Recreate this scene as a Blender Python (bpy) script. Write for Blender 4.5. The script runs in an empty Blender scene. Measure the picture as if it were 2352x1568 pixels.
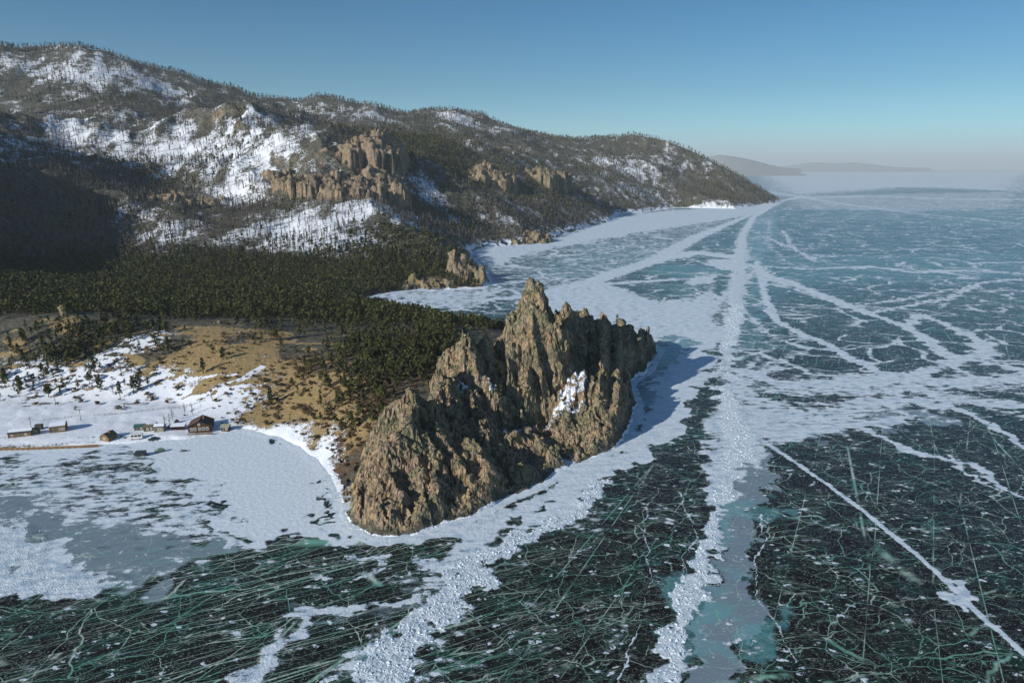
import bpy, math, random, time
import numpy as np
QUAL = 1.0
HAZE_D = 4.5e-5
from mathutils import Vector
T0 = time.time()
R = math.radians
scene = bpy.context.scene
C = scene.collection

# ------------------------------------------------------------------ camera, sky, sun, exposure
CAM_H = 120.0
FPX = 1589.0                     # focal length in pixels of a 2352 px wide picture
PITCH = math.atan(397.0 / FPX)
cam_d = bpy.data.cameras.new('camera')
cam_d.sensor_width = 36.0
cam_d.lens = 36.0 * FPX / 2352.0
cam_d.clip_start = 1.0
cam_d.clip_end = 200000.0
cam = bpy.data.objects.new('camera', cam_d)
C.objects.link(cam)
cam.location = (0, 0, CAM_H)
cam.rotation_euler = (math.pi / 2 - PITCH, 0, 0)
scene.camera = cam
scene.render.resolution_x, scene.render.resolution_y = 1024, 682

SUN_EL, SUN_TRAVEL = R(23.0), R(40.0)          # light travels towards +X rotated by SUN_TRAVEL to +Y
to_sun = Vector((-math.cos(SUN_TRAVEL) * math.cos(SUN_EL), -math.sin(SUN_TRAVEL) * math.cos(SUN_EL), math.sin(SUN_EL)))
w = bpy.data.worlds.new('World'); scene.world = w; w.use_nodes = True
nt = w.node_tree; nt.nodes.clear()
sky = nt.nodes.new('ShaderNodeTexSky'); sky.sky_type = 'NISHITA'; sky.sun_disc = False
sky.sun_elevation = SUN_EL
sky.sun_rotation = math.atan2(to_sun.x, to_sun.y)
sky.altitude = 400.0; sky.air_density = 1.0; sky.dust_density = 0.0; sky.ozone_density = 3.0
bg = nt.nodes.new('ShaderNodeBackground'); bg.inputs['Strength'].default_value = 0.10
wo = nt.nodes.new('ShaderNodeOutputWorld')
tcw = nt.nodes.new('ShaderNodeTexCoord'); sep = nt.nodes.new('ShaderNodeSeparateXYZ'); nt.links.new(tcw.outputs['Generated'], sep.inputs[0])
rp = nt.nodes.new('ShaderNodeValToRGB'); nt.links.new(sep.outputs[2], rp.inputs[0])
for p_, c_ in ((0.0, (.36, .48, .76)), (.05, (.34, .50, .82)), (.105, (.256, .48, .57)), (.2, (.165, .42, .54)), (1.0, (.34, .58, .70))):
    e_ = rp.color_ramp.elements.new(p_) if p_ not in (0.0, 1.0) else rp.color_ramp.elements[int(p_)]
    e_.color = (*c_, 1)
mx = nt.nodes.new('ShaderNodeMix'); mx.data_type = 'RGBA'; mx.blend_type = 'MULTIPLY'; mx.inputs[0].default_value = 1.0
nt.links.new(sky.outputs[0], mx.inputs[6]); nt.links.new(rp.outputs[0], mx.inputs[7]); nt.links.new(mx.outputs[2], bg.inputs[0]); nt.links.new(bg.outputs[0], wo.inputs[0])
sl = bpy.data.lights.new('sun', 'SUN'); sl.energy = 4.3; sl.angle = R(0.5); sl.color = (1.0, 0.93, 0.83)
so = bpy.data.objects.new('sun', sl); C.objects.link(so)
so.rotation_euler = to_sun.to_track_quat('Z', 'Y').to_euler()
scene.view_settings.view_transform = 'Standard'; scene.view_settings.look = 'None'
scene.view_settings.exposure = 0.46; scene.view_settings.gamma = 1.0

# ------------------------------------------------------------------ measuring: photo pixel -> world
CP, SP = math.cos(PITCH), math.sin(PITCH)
def ray(u, v):
    r, up = (u - 1176.0) / FPX, (784.0 - v) / FPX
    return r, CP + SP * up, -SP + CP * up
def at(u, v, Y):                 # world point on that sight line at forward distance Y
    a, b, c = ray(u, v); t = Y / b
    return (a * t, Y, CAM_H + c * t)
def gnd(u, v, z=0.0):            # world point on the level z
    a, b, c = ray(u, v); t = (z - CAM_H) / c
    return (a * t, b * t)

# ------------------------------------------------------------------ noise in numpy
_rs = np.random.RandomState(7)
_P = _rs.permutation(4096); _G = _rs.rand(4096) * 2 * np.pi
_GX, _GY = np.cos(_G), np.sin(_G); _V1, _V2, _V3 = _rs.rand(4096), _rs.rand(4096), _rs.rand(4096)
def _h(ix, iy, s):
    return _P[(_P[(ix + s * 131) & 4095] + iy) & 4095]
def perlin(x, y, s=0):
    x = np.asarray(x, float); y = np.asarray(y, float)
    ix = np.floor(x).astype(np.int64); iy = np.floor(y).astype(np.int64)
    fx, fy = x - ix, y - iy
    u = fx * fx * fx * (fx * (fx * 6 - 15) + 10); v = fy * fy * fy * (fy * (fy * 6 - 15) + 10)
    def g(a, b):
        k = _h(ix + a, iy + b, s); return _GX[k] * (fx - a) + _GY[k] * (fy - b)
    n0 = g(0, 0) * (1 - u) + g(1, 0) * u; n1 = g(0, 1) * (1 - u) + g(1, 1) * u
    return (n0 * (1 - v) + n1 * v) * 1.5
def fbm(x, y, s=0, o=5, gain=0.5):
    t, a, k = 0, 1.0, 1.0
    for i in range(o):
        t = t + a * perlin(x * k + i * 17.3, y * k - i * 9.1, s + i); a *= gain; k *= 2.03
    return t
def ridged(x, y, s=0, o=5, gain=0.5):
    t, a, k, wgt = 0, 1.0, 1.0, 1.0
    for i in range(o):
        n = 1 - np.abs(perlin(x * k + i * 11.7, y * k + i * 5.3, s + i)) * 1.6
        n = np.clip(n, 0, 1) ** 2 * wgt; wgt = np.clip(n * 1.6, 0, 1)
        t = t + a * n; a *= gain; k *= 2.05
    return t
def worley(x, y, s=0):           # F1, F2, random value of the nearest cell
    x = np.asarray(x, float); y = np.asarray(y, float)
    ix = np.floor(x).astype(np.int64); iy = np.floor(y).astype(np.int64)
    f1 = np.full(x.shape, 9.0); f2 = np.full(x.shape, 9.0); val = np.zeros(x.shape)
    for a in (-1, 0, 1):
        for b in (-1, 0, 1):
            k = _h(ix + a, iy + b, s)
            d = np.hypot(ix + a + _V1[k] - x, iy + b + _V2[k] - y)
            n = d < f1
            f2 = np.where(n, f1, np.minimum(f2, d)); val = np.where(n, _V3[k], val); f1 = np.where(n, d, f1)
    return f1, f2, val
def facets(x, y, s, slope=.9, edge=.2):
    """tilted flat blocks: a random step and a random plane per cell, with narrow cracks between"""
    x = np.asarray(x, float); y = np.asarray(y, float)
    ix = np.floor(x).astype(np.int64); iy = np.floor(y).astype(np.int64)
    f1 = np.full(x.shape, 9.0); f2 = np.full(x.shape, 9.0); val = np.zeros(x.shape)
    for a in (-1, 0, 1):
        for b in (-1, 0, 1):
            k = _h(ix + a, iy + b, s); dx = ix + a + _V1[k] - x; dy = iy + b + _V2[k] - y
            d = np.abs(dx) * .75 + np.abs(dy) * .6 + np.hypot(dx, dy) * .35
            n = d < f1
            f2 = np.where(n, f1, np.minimum(f2, d)); val = np.where(n, _V3[k] - .5 + slope * (_GX[k] * dx + _GY[k] * dy), val); f1 = np.where(n, d, f1)
    return val - np.clip(edge - (f2 - f1), 0, 1) * 1.3
def sst(a, b, x):
    t = np.clip((x - a) / (b - a), 0, 1); return t * t * (3 - 2 * t)
def polyline(px, x, y, widths=None):   # distance to a polyline and the interpolated width there
    best = np.full(x.shape, 1e18); wd = np.zeros(x.shape)
    for i in range(len(px) - 1):
        ax, ay = px[i]; bx, by = px[i + 1]; dx, dy = bx - ax, by - ay
        t = np.clip(((x - ax) * dx + (y - ay) * dy) / (dx * dx + dy * dy + 1e-9), 0, 1)
        d = (x - ax - t * dx) ** 2 + (y - ay - t * dy) ** 2
        n = d < best; best = np.where(n, d, best)
        if widths is not None: wd = np.where(n, widths[i] * (1 - t) + widths[i + 1] * t, wd)
    return np.sqrt(best), wd
def inside(px, x, y):
    c = np.zeros(x.shape, bool)
    for i in range(len(px)):
        ax, ay = px[i]; bx, by = px[i - 1]
        if ay == by: continue
        c ^= ((ay > y) != (by > y)) & (x < (bx - ax) * (y - ay) / (by - ay) + ax)
    return c
def sdist(px, x, y):             # signed distance, positive inside
    d, _ = polyline(list(px) + [px[0]], x, y)
    return np.where(inside(px, x, y), d, -d)

# ------------------------------------------------------------------ the land's shape
SHORE_PX = [(0, 1035), (150, 1027), (300, 1018), (450, 1006), (560, 985), (640, 1002), (700, 1032), (742, 1070), (768, 1110),
    (788, 1160), (800, 1205), (850, 1230), (900, 1234), (960, 1226), (1010, 1205), (1080, 1188), (1150, 1150), (1240, 1115),
    (1290, 1078), (1340, 1060), (1400, 1040), (1430, 1010), (1450, 975), (1462, 930), (1445, 880), (1490, 850), (1512, 805)]
SHORE = [gnd(*p) for p in SHORE_PX]
SHORE = [(-3000, 255), (-600, 262)] + SHORE
SHORE += [(95, 500), (55, 505), (0, 500), (-40, 525), (-70, 560), (-120, 600), (-150, 640)]     # behind the cape, the small bay
SHORE += [gnd(*p) for p in [(900, 672), (950, 666), (1000, 667), (1110, 661), (1124, 650), (1116, 628), (1095, 605), (1078, 590), (1085, 580), (1110, 572), (1170, 563),
    (1262, 559), (1272, 548), (1350, 522), (1408, 507), (1420, 492), (1480, 487), (1560, 477), (1690, 480), (1790, 466), (1802, 461)]]
SHORE += [(950, 3000), (800, 4000), (500, 6500), (-9000, 6500), (-9000, 255)]

CT = []                          # control points x, y, z
def cp(*pts):
    for u, v, Y in pts: CT.append(at(u, v, Y))
# skyline ridge
SKY = [(-250, 60, 1900), (-100, 85, 1950), (0, 106, 2000), (120, 118, 2050), (230, 118, 2100), (330, 143, 2150), (430, 163, 2200), (480, 190, 2250), (560, 216, 2300),
    (640, 237, 2400), (760, 245, 2500), (805, 237, 2330), (850, 252, 2330), (880, 266, 2500), (950, 267, 2650), (1010, 259, 2650),
    (1080, 264, 2650), (1150, 287, 2750), (1230, 313, 2850), (1330, 327, 3000), (1400, 331, 3050), (1480, 321, 2950), (1560, 327, 2900),
    (1620, 347, 2820), (1680, 382, 2720), (1730, 405, 2620), (1765, 430, 2570)]
cp(*SKY)
for u, v, Y in SKY:              # the ground falls off behind the ridge
    x, y, z = at(u, v, Y); CT.append((x * 1.18, y * 1.18, z * 0.6)); CT.append((x * 1.5, y * 1.5, z * 0.4))
# slope of the far left mountain and the valley in front of it
cp((0, 190, 1850), (150, 200, 1880), (300, 215, 1950), (420, 235, 2050), (560, 250, 2150), (700, 262, 2200), (0, 262, 1650), (150, 265, 1650), (300, 252, 1700))
for u, v, Y in [(30, 300, 1560), (200, 310, 1560), (330, 290, 1580), (540, 290, 1560), (700, 300, 1650), (860, 310, 1750), (960, 320, 1900)]:
    CT.append(at(u, v, Y))
# crest of the snowy middle hill
cp((0, 292, 1350), (100, 296, 1360), (200, 297, 1380), (330, 264, 1400), (430, 258, 1400), (540, 260, 1370), (650, 272, 1400), (770, 292, 1380), (850, 296, 1270), (890, 310, 1330),
   (950, 300, 1650), (1010, 310, 1700), (1100, 335, 1750))
# middle hill faces
cp((450, 340, 1230), (330, 350, 1200), (600, 340, 1200), (700, 370, 1150), (850, 380, 1150), (780, 430, 1040), (860, 470, 960), (700, 460, 1000),
   (560, 420, 1080), (470, 420, 1080), (400, 450, 1000), (600, 480, 960), (700, 505, 930), (500, 520, 900), (740, 545, 860), (860, 560, 850), (420, 560, 840), (620, 600, 800), (860, 590, 800))
# spurs between the middle hill and the far bay
cp((960, 345, 1400), (1040, 400, 1280), (1110, 470, 1190), (1150, 520, 1150), (930, 400, 1180), (980, 460, 1050), (1030, 520, 1000), (1060, 560, 960), (900, 520, 900), (980, 570, 850))
cp((1150, 345, 2000), (1240, 385, 1750), (1290, 420, 1600), (1340, 462, 1480), (1380, 490, 1430), (1090, 400, 1500), (1180, 450, 1380), (1250, 500, 1300), (1240, 440, 1560))
cp((1300, 385, 2350), (1400, 400, 2300), (1500, 400, 2450), (1600, 400, 2600), (1420, 450, 1950), (1500, 460, 2050), (1600, 455, 2250), (1680, 440, 2450), (1350, 440, 1900), (1450, 430, 2150))
# left dark hill, and an unseen high ridge at left, added and shaped to shade it
cp((0, 330, 1080), (90, 345, 1060), (170, 375, 1020), (250, 430, 980), (330, 500, 920), (0, 420, 900), (120, 470, 880), (220, 540, 850), (0, 540, 800), (100, 590, 790), (300, 595, 790))
for p in [(-900, 900, 270), (-1100, 1100, 290), (-880, 640, 290), (-780, 460, 240), (-1200, 600, 280), (-1500, 900, 380), (-1300, 1400, 330), (-1700, 1500, 400), (-700, 330, 90), (-2000, 600, 400), (-2500, 1500, 450)]:  # unseen ridge, added for the shadow it throws on the dark hill
    CT.append(p)
# forest basin, village slope and the root of the cape
for p in [(-560, 740, 30), (-420, 740, 10), (-300, 740, 8), (-200, 740, 7), (-120, 720, 6), (-60, 730, 6), (-350, 640, 10), (-250, 640, 9), (-170, 620, 8), (-440, 600, 22), (-520, 500, 45),
          (-340, 560, 14), (-220, 560, 12), (-120, 560, 9), (-70, 520, 10), (-30, 470, 14), (-90, 470, 15), (-150, 500, 17), (-220, 480, 19), (-300, 480, 19), (-380, 480, 24)]:
    CT.append(p)
cp((150, 715, 440), (400, 745, 430), (510, 735, 440), (560, 770, 410), (640, 760, 430), (430, 830, 375), (280, 860, 365), (500, 880, 350), (600, 850, 365), (150, 850, 375), (0, 860, 375),
   (620, 930, 330), (700, 900, 335), (400, 940, 340), (200, 950, 335), (0, 960, 330), (700, 960, 308), (640, 975, 305), (760, 860, 345), (850, 820, 365), (950, 800, 390), (800, 930, 305), (870, 900, 320), (900, 960, 285))
for u in range(0, 560, 90): CT.append((*gnd(u, 1000, 2.0), 2.0))
SP_ = []
for i, p in enumerate(SHORE[:-4]):
    CT.append((p[0], p[1], 0.0))
CT.append((120, 2000, 60)) if False else None
CT = np.array(CT)

def tps_fit(P, lam=2e-4):
    x = P[:, :2] / 1000.0; n = len(x)
    d2 = ((x[:, None] - x[None]) ** 2).sum(-1)
    K = 0.5 * d2 * np.log(d2 + 1e-12) + np.eye(n) * lam
    A = np.zeros((n + 3, n + 3)); A[:n, :n] = K; Q = np.c_[np.ones(n), x]; A[:n, n:] = Q; A[n:, :n] = Q.T
    b = np.zeros(n + 3); b[:n] = P[:, 2]
    return x, np.linalg.solve(A, b)
_tx, _tw = tps_fit(CT)
def tps(x, y):
    sh = x.shape; X = x.ravel() / 1000.0; Y = y.ravel() / 1000.0; out = np.empty(X.size)
    for s in range(0, X.size, 40000):
        a, b = X[s:s + 40000], Y[s:s + 40000]
        d2 = (a[:, None] - _tx[None, :, 0]) ** 2 + (b[:, None] - _tx[None, :, 1]) ** 2
        out[s:s + 40000] = (0.5 * d2 * np.log(d2 + 1e-12)) @ _tw[:-3] + _tw[-3] + _tw[-2] * a + _tw[-1] * b
    return out.reshape(sh)

# rock masses: photo pixel of the top, distance, radius across, radius along the view, turn, sharpness, foot level
ROCKS = [
    # cape, front pyramid and the ribs that run down from it
    (955, 908, 254, 24, 44, 0, 1.15, 0), (905, 985, 240, 22, 30, 0, 1.15, 0), (1000, 930, 256, 20, 46, -8, 1.1, 0), (1042, 862, 284, 22, 40, -10, 1.25, 0), (870, 1060, 226, 16, 18, 0, 1.2, 0), (985, 1050, 228, 14, 22, 0, 1.2, 0),
    (1080, 1010, 250, 17, 27, 10, 1.15, 0), (1045, 1105, 230, 11, 14, 0, 1.4, 0), (1150, 1050, 260, 18, 22, 20, 1.2, 0), (1215, 1075, 270, 14, 16, 0, 1.3, 0), (1100, 940, 275, 20, 30, 0, 1.1, 0),
    # rock tower and its cliff
    (1085, 785, 312, 12, 24, 10, 1.9, 4), (1048, 815, 322, 13, 16, 0, 1.5, 4), (1122, 765, 322, 10, 20, 0, 2.2, 4), (1158, 800, 316, 15, 20, 0, 2.2, 3), (1125, 862, 300, 15, 22, 0, 1.6, 0),
    (1205, 830, 315, 14, 17, 0, 2.8, 2), (1172, 722, 330, 13, 18, 0, 2.0, 5),
    (1231, 634, 334, 15, 17, 12, 2.3, 8), (1228, 668, 331, 21, 20, -10, 2.2, 8), (1212, 735, 328, 25, 28, 0, 2.2, 0), (1262, 716, 345, 18, 26, 0, 1.5, 0), (1150, 880, 305, 24, 16, 0, 1.4, 0),
    # dark ridge behind
    (1300, 700, 372, 30, 44, 0, 1.25, 0), (1345, 714, 392, 32, 48, 0, 1.2, 0), (1395, 733, 412, 30, 48, 0, 1.4, 0), (1436, 752, 430, 26, 44, 0, 1.9, 0), (1484, 790, 440, 18, 30, 0, 2.0, 0), (1310, 800, 350, 40, 40, 0, 1.1, 0),
    (1375, 800, 372, 36, 42, 0, 1.2, 0),
    # right front shoulder
    (1325, 866, 320, 36, 40, 0, 1.35, 0), (1370, 900, 314, 30, 36, 0, 1.5, 0), (1405, 950, 304, 18, 26, 0, 1.8, 0), (1285, 965, 292, 28, 28, 0, 1.2, 0), (1345, 985, 288, 24, 22, 0, 1.6, 0), (1250, 1030, 276, 18, 20, 0, 1.3, 0), (1195, 985, 284, 20, 26, 0, 1.3, 0),
    # outcrop in the left forest and the ones on the village slope
    (152, 703, 440, 9, 9, 0, 1.8, 14), (140, 735, 430, 15, 12, 0, 1.2, 14), (405, 742, 432, 12, 9, 0, 1.2, 14), (515, 728, 440, 22, 10, 0, 1.2, 14), (560, 770, 412, 14, 10, 0, 1.2, 12),
    # small headland across the bay
    (1042, 578, 760, 17, 24, 0, 1.7, 0), (1065, 598, 755, 30, 34, 0, 1.4, 0), (1090, 622, 745, 24, 26, 0, 1.5, 0), (985, 640, 722, 40, 24, 0, 1.6, 0), (940, 650, 715, 24, 16, 0, 1.6, 0),
    # shore cliffs
    (1130, 530, 1170, 34, 50, 0, 2.0, 0), (1180, 547, 1150, 22, 30, 0, 1.8, 0), (1225, 535, 1180, 44, 50, 0, 2.6, 0),
    # crags on the middle hill
    (862, 300, 1240, 46, 90, 0, .95, 70), (838, 325, 1225, 60, 100, 0, .9, 60), (888, 345, 1225, 34, 70, 0, 1.1, 60), (760, 398, 1120, 74, 90, 0, .85, 40), (830, 412, 1090, 76, 90, 0, .85, 40), (700, 404, 1130, 50, 70, 0, .9, 40), (860, 380, 1150, 40, 90, 0, .9, 50),
    (640, 400, 1160, 34, 44, 0, 1.1, 40), (395, 447, 1040, 60, 70, 0, .9, 40), (1110, 368, 1560, 70, 110, 0, .85, 50), (1230, 383, 1740, 80, 110, 0, .85, 50), (20, 290, 1330, 50, 50, 0, 1.1, 120),
]
RK = []
for (u, v, Y, a, b, rot, sh, foot) in ROCKS:
    x, y, z = at(u, v, Y)
    if foot >= 40: foot = float(tps(np.array([x]), np.array([y]))[0]) - 20; sh = max(sh, 1.25); z = min(z, foot + 40)
    RK.append((x, y, z, a, b, R(rot), sh, foot))

def height(x, y, fine=False):
    """height of the land, and how rocky it is there"""
    sd = sdist(SHORE, x, y)
    wx = fbm(x / 60, y / 60, 40, 3) * 6; wy = fbm(x / 60, y / 60, 50, 3) * 6
    sd = sd + fbm(x / 14, y / 14, 60, 3) * np.clip(y / 200, 1, 6)
    base = tps(x, y)
    rng = np.hypot(x, y)
    amp = 24 * sst(780, 1250, rng) * (1 - .75 * sst(1500, 1900, rng)) + 1.2 * sst(320, 420, rng) + 8 * sst(1800, 2600, rng)
    amp = np.where(x < -430, np.maximum(amp, 22 * sst(-430, -620, x) * sst(1700, 1450, rng)), amp)
    rd = ridged((x + wx * 4) / 420, (y + wy * 4) / 420, 3, 5, 0.36) - 0.6
    rd = rd + fbm(x / 110, y / 110, 13, 4, .45) * 0.2 + (ridged((x + wx * 2) / 150, (y + wy * 2) / 230, 14, 4, .4) - .6) * .55
    base = base + amp * rd + fbm(x / 25, y / 25, 9, 3) * (0.35 + amp * 0.06)
    base = np.minimum(base, np.maximum(sd, -20) * 0.55 + 0.15)
    base = np.where(sd < 0, sd * 0.3, (lambda a, b: .5 * (a + b + np.sqrt((a - b) ** 2 + .5 * sst(2, 14, sd))))(base, np.minimum(sd * .12, 1.0 + .5 * fbm(x / 18, y / 18, 88, 3))))
    base = np.maximum(base, -6)
    rock = np.zeros(x.shape)
    X = x + wx * 0.45; Y = y + wy * 0.45
    jag = fbm(x / 11, y / 11, 70, 3) * 0.13
    top = base.copy()
    for (cx, cy, z, a, b, rot, sh, foot) in RK:
        m = (np.abs(x - cx) < 3.2 * max(a, b)) & (np.abs(y - cy) < 3.2 * max(a, b))
        if not m.any(): continue
        sc = min(a, 26)
        dx, dy = X[m] - cx, Y[m] - cy
        c, s = math.cos(rot), math.sin(rot)
        d = np.hypot((dx * c + dy * s) / a, (dy * c - dx * s) / b)
        an = np.arctan2(dy, dx)
        rib = perlin(an * 2.2 + cx, d * .8 + cy, 77) * .9 + perlin(an * 4.7 + cy, d * 1.5 + cx, 78) * .5
        d = d * (1 + rib * .24 * np.clip(d * 2, 0, 1)) + jag[m] * .6
        prof = 1 - np.clip(d, 0, 1.3) ** sh
        lump = np.where(prof <= 0, -900, 0) + foot + (z - foot) * prof
        k = min(1.5, 0.1 * min(a, b))
        hh = top[m]; dlt = lump - hh
        nh = np.maximum(hh, lump) + np.maximum(k - np.abs(dlt), 0) ** 2 / (4 * k)
        rock[m] = np.maximum(rock[m], sst(-2, 1.5, lump - base[m]))
        top[m] = nh
    edge = sst(-1.0, 5.0, sd)
    h = np.where(sd > -1.0, base + (top - base) * edge, base)
    rock = rock * edge
    return h, rock, sd

def crag(x, y, h, rock):
    """broken rock: tilted blocks, gullies and ledges cut into the rock masses"""
    s = np.clip(np.hypot(x, y) / 300, 1, 1.8)
    x1, y1 = x / s, y / s
    wx = fbm(x1 / 6, y1 / 6, 21, 3) * 1.3; wy = fbm(x1 / 6, y1 / 6, 25, 3) * 1.3
    k = facets((x1 + wx * 1.2) / 19.0, (y1 + wy * 1.2) / 27.0, 15, 1.2, .07) * (5.6 - 3.4 * sst(350, 385, y)) + facets((x1 + wx) / 7.5, (y1 + wy) / 15.0, 5, 1.1, .14) * 2.7 + facets((x1 * .95 + y1 * .3 + wx * .6) / 3.4, (y1 * .95 - x1 * .3 + wy * .6) / 6.5, 8, 1.2, .14) * 1.15
    k += facets((x1 + y1 * .3 + wx * .3) / 1.9, (y1 - x1 * .3 + wy * .3) / 2.5, 12, 1.2, .12) * .5
    k += (ridged(x1 / 18, y1 / 18, 33, 3) - .8) * 2.5
    q = h + k * s * rock
    st = 4.0 * s; w = q / st + fbm(x1 / 8, y1 / 8, 90, 2) * .5
    fl = np.floor(w); t = w - fl
    led = (fl + sst(.15, .9, t) - w) * st * 0.25
    return q + led * rock

# ------------------------------------------------------------------ mesh and material helpers
def mesh_from(name, verts, faces, mat=None, parent=None, smooth=True, attrs=None):
    """verts (n,3) array; faces (m,k) int array or a list of such arrays"""
    me = bpy.data.meshes.new(name)
    fl = faces if isinstance(faces, list) else [faces]
    fl = [np.asarray(f, np.int32) for f in fl if len(f)]
    v = np.asarray(verts, np.float32)
    me.vertices.add(len(v)); me.vertices.foreach_set('co', v.ravel())
    nl = sum(f.size for f in fl); nf = sum(len(f) for f in fl)
    me.loops.add(nl); me.polygons.add(nf)
    me.loops.foreach_set('vertex_index', np.concatenate([f.ravel() for f in fl]))
    tot = np.concatenate([np.full(len(f), f.shape[1], np.int32) for f in fl])
    st = np.concatenate([[0], np.cumsum(tot)[:-1]]).astype(np.int32)
    me.polygons.foreach_set('loop_start', st); me.polygons.foreach_set('loop_total', tot)
    me.polygons.foreach_set('use_smooth', np.full(nf, smooth))
    me.update(calc_edges=True)
    for k, a in (attrs or {}).items():
        at_ = me.attributes.new(k, 'FLOAT', 'POINT'); at_.data.foreach_set('value', np.asarray(a, np.float32).ravel())
    if mat: me.materials.append(mat)
    o = bpy.data.objects.new(name, me); C.objects.link(o)
    if parent: o.parent = parent
    return o
def tag(o, label=None, cat=None, group=None, kind=None):
    if label: o['label'] = label
    if cat: o['category'] = cat
    if group: o['group'] = group
    if kind: o['kind'] = kind
    return o
def grid_faces(nr, nc, keep=None):
    i = np.arange(nr - 1)[:, None] * nc + np.arange(nc - 1)[None]
    f = np.stack([i, i + 1, i + nc + 1, i + nc], -1).reshape(-1, 4)
    return f if keep is None else f[keep.ravel()]
def compact(verts, faces, attrs):
    used = np.unique(faces); mp = np.full(len(verts), -1, np.int64); mp[used] = np.arange(len(used))
    return verts[used], mp[faces], {k: a.ravel()[used] for k, a in attrs.items()}

class NM:                        # small node-material writer
    def __init__(s, name):
        s.m = bpy.data.materials.new(name); s.m.use_nodes = True; s.t = s.m.node_tree; s.t.nodes.clear()
        s.out = s.n('ShaderNodeOutputMaterial'); s.b = s.n('ShaderNodeBsdfPrincipled'); s.l(s.b.outputs[0], s.out.inputs[0])
    def n(s, k): return s.t.nodes.new(k)
    def l(s, a, b): s.t.links.new(a, b)
    def put(s, sock, v):
        if hasattr(v, 'is_linked') or isinstance(v, bpy.types.NodeSocket): s.l(v, sock)
        else:
            if isinstance(v, tuple) and len(v) == 3 and sock.type == 'RGBA': v = (*v, 1)
            sock.default_value = v
    def pos(s): return s.n('ShaderNodeNewGeometry').outputs['Position']
    def attr(s, k):
        a = s.n('ShaderNodeAttribute'); a.attribute_name = k; return a.outputs['Fac']
    def math(s, op, a, b=None, c=None, clamp=False):
        n = s.n('ShaderNodeMath'); n.operation = op; n.use_clamp = clamp
        s.put(n.inputs[0], a)
        if b is not None: s.put(n.inputs[1], b)
        if c is not None: s.put(n.inputs[2], c)
        return n.outputs[0]
    def map(s, v, sc=(1, 1, 1), rot=(0, 0, 0), loc=(0, 0, 0)):
        n = s.n('ShaderNodeMapping'); s.put(n.inputs[0], v); n.inputs[1].default_value = loc; n.inputs[2].default_value = rot; n.inputs[3].default_value = sc
        return n.outputs[0]
    def noise(s, v, scale, detail=4, rough=.55, dist=0, out=0):
        n = s.n('ShaderNodeTexNoise'); s.put(n.inputs['Vector'], v); n.inputs['Scale'].default_value = scale
        n.inputs['Detail'].default_value = detail; n.inputs['Roughness'].default_value = rough; n.inputs['Distortion'].default_value = dist
        return n.outputs[out]
    def vor(s, v, scale, feat='F1', out=0, rand=1):
        n = s.n('ShaderNodeTexVoronoi'); n.feature = feat; s.put(n.inputs['Vector'], v); n.inputs['Scale'].default_value = scale
        n.inputs['Randomness'].default_value = rand
        return n.outputs[out]
    def ramp(s, f, a, b, lo=0.0, hi=1.0, smooth=True):
        n = s.n('ShaderNodeMapRange'); n.interpolation_type = 'SMOOTHSTEP' if smooth else 'LINEAR'; s.put(n.inputs[0], f)
        s.put(n.inputs[1], a); s.put(n.inputs[2], b); s.put(n.inputs[3], lo); s.put(n.inputs[4], hi); return n.outputs[0]
    def mix(s, f, a, b, mode='MIX'):
        n = s.n('ShaderNodeMix'); n.data_type = 'RGBA'; n.blend_type = mode; s.put(n.inputs[0], f); s.put(n.inputs[6], a); s.put(n.inputs[7], b)
        return n.outputs[2]
    def bump(s, h, strength=.5, dist=.1, normal=None):
        n = s.n('ShaderNodeBump'); s.put(n.inputs['Height'], h); n.inputs['Strength'].default_value = strength; n.inputs['Distance'].default_value = dist
        if normal is not None: s.put(n.inputs['Normal'], normal)
        return n.outputs[0]
    def fin(s, col, rough=.8, normal=None, spec=.3):
        s.put(s.b.inputs['Base Color'], col); s.put(s.b.inputs['Roughness'], rough); s.put(s.b.inputs['Specular IOR Level'], spec)
        if normal is not None: s.l(normal, s.b.inputs['Normal'])
        return s.m
def plain(name, col, rough=.8, var=.25, scale=2.0, spec=.3):
    m = NM(name); p = m.pos(); f = m.noise(p, scale, 4)
    c = m.mix(m.ramp(f, .3, .7), tuple(c * (1 - var) for c in col), tuple(min(1, c * (1 + var)) for c in col))
    return m.fin(c, rough, m.bump(f, .4, .05), spec)

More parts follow.
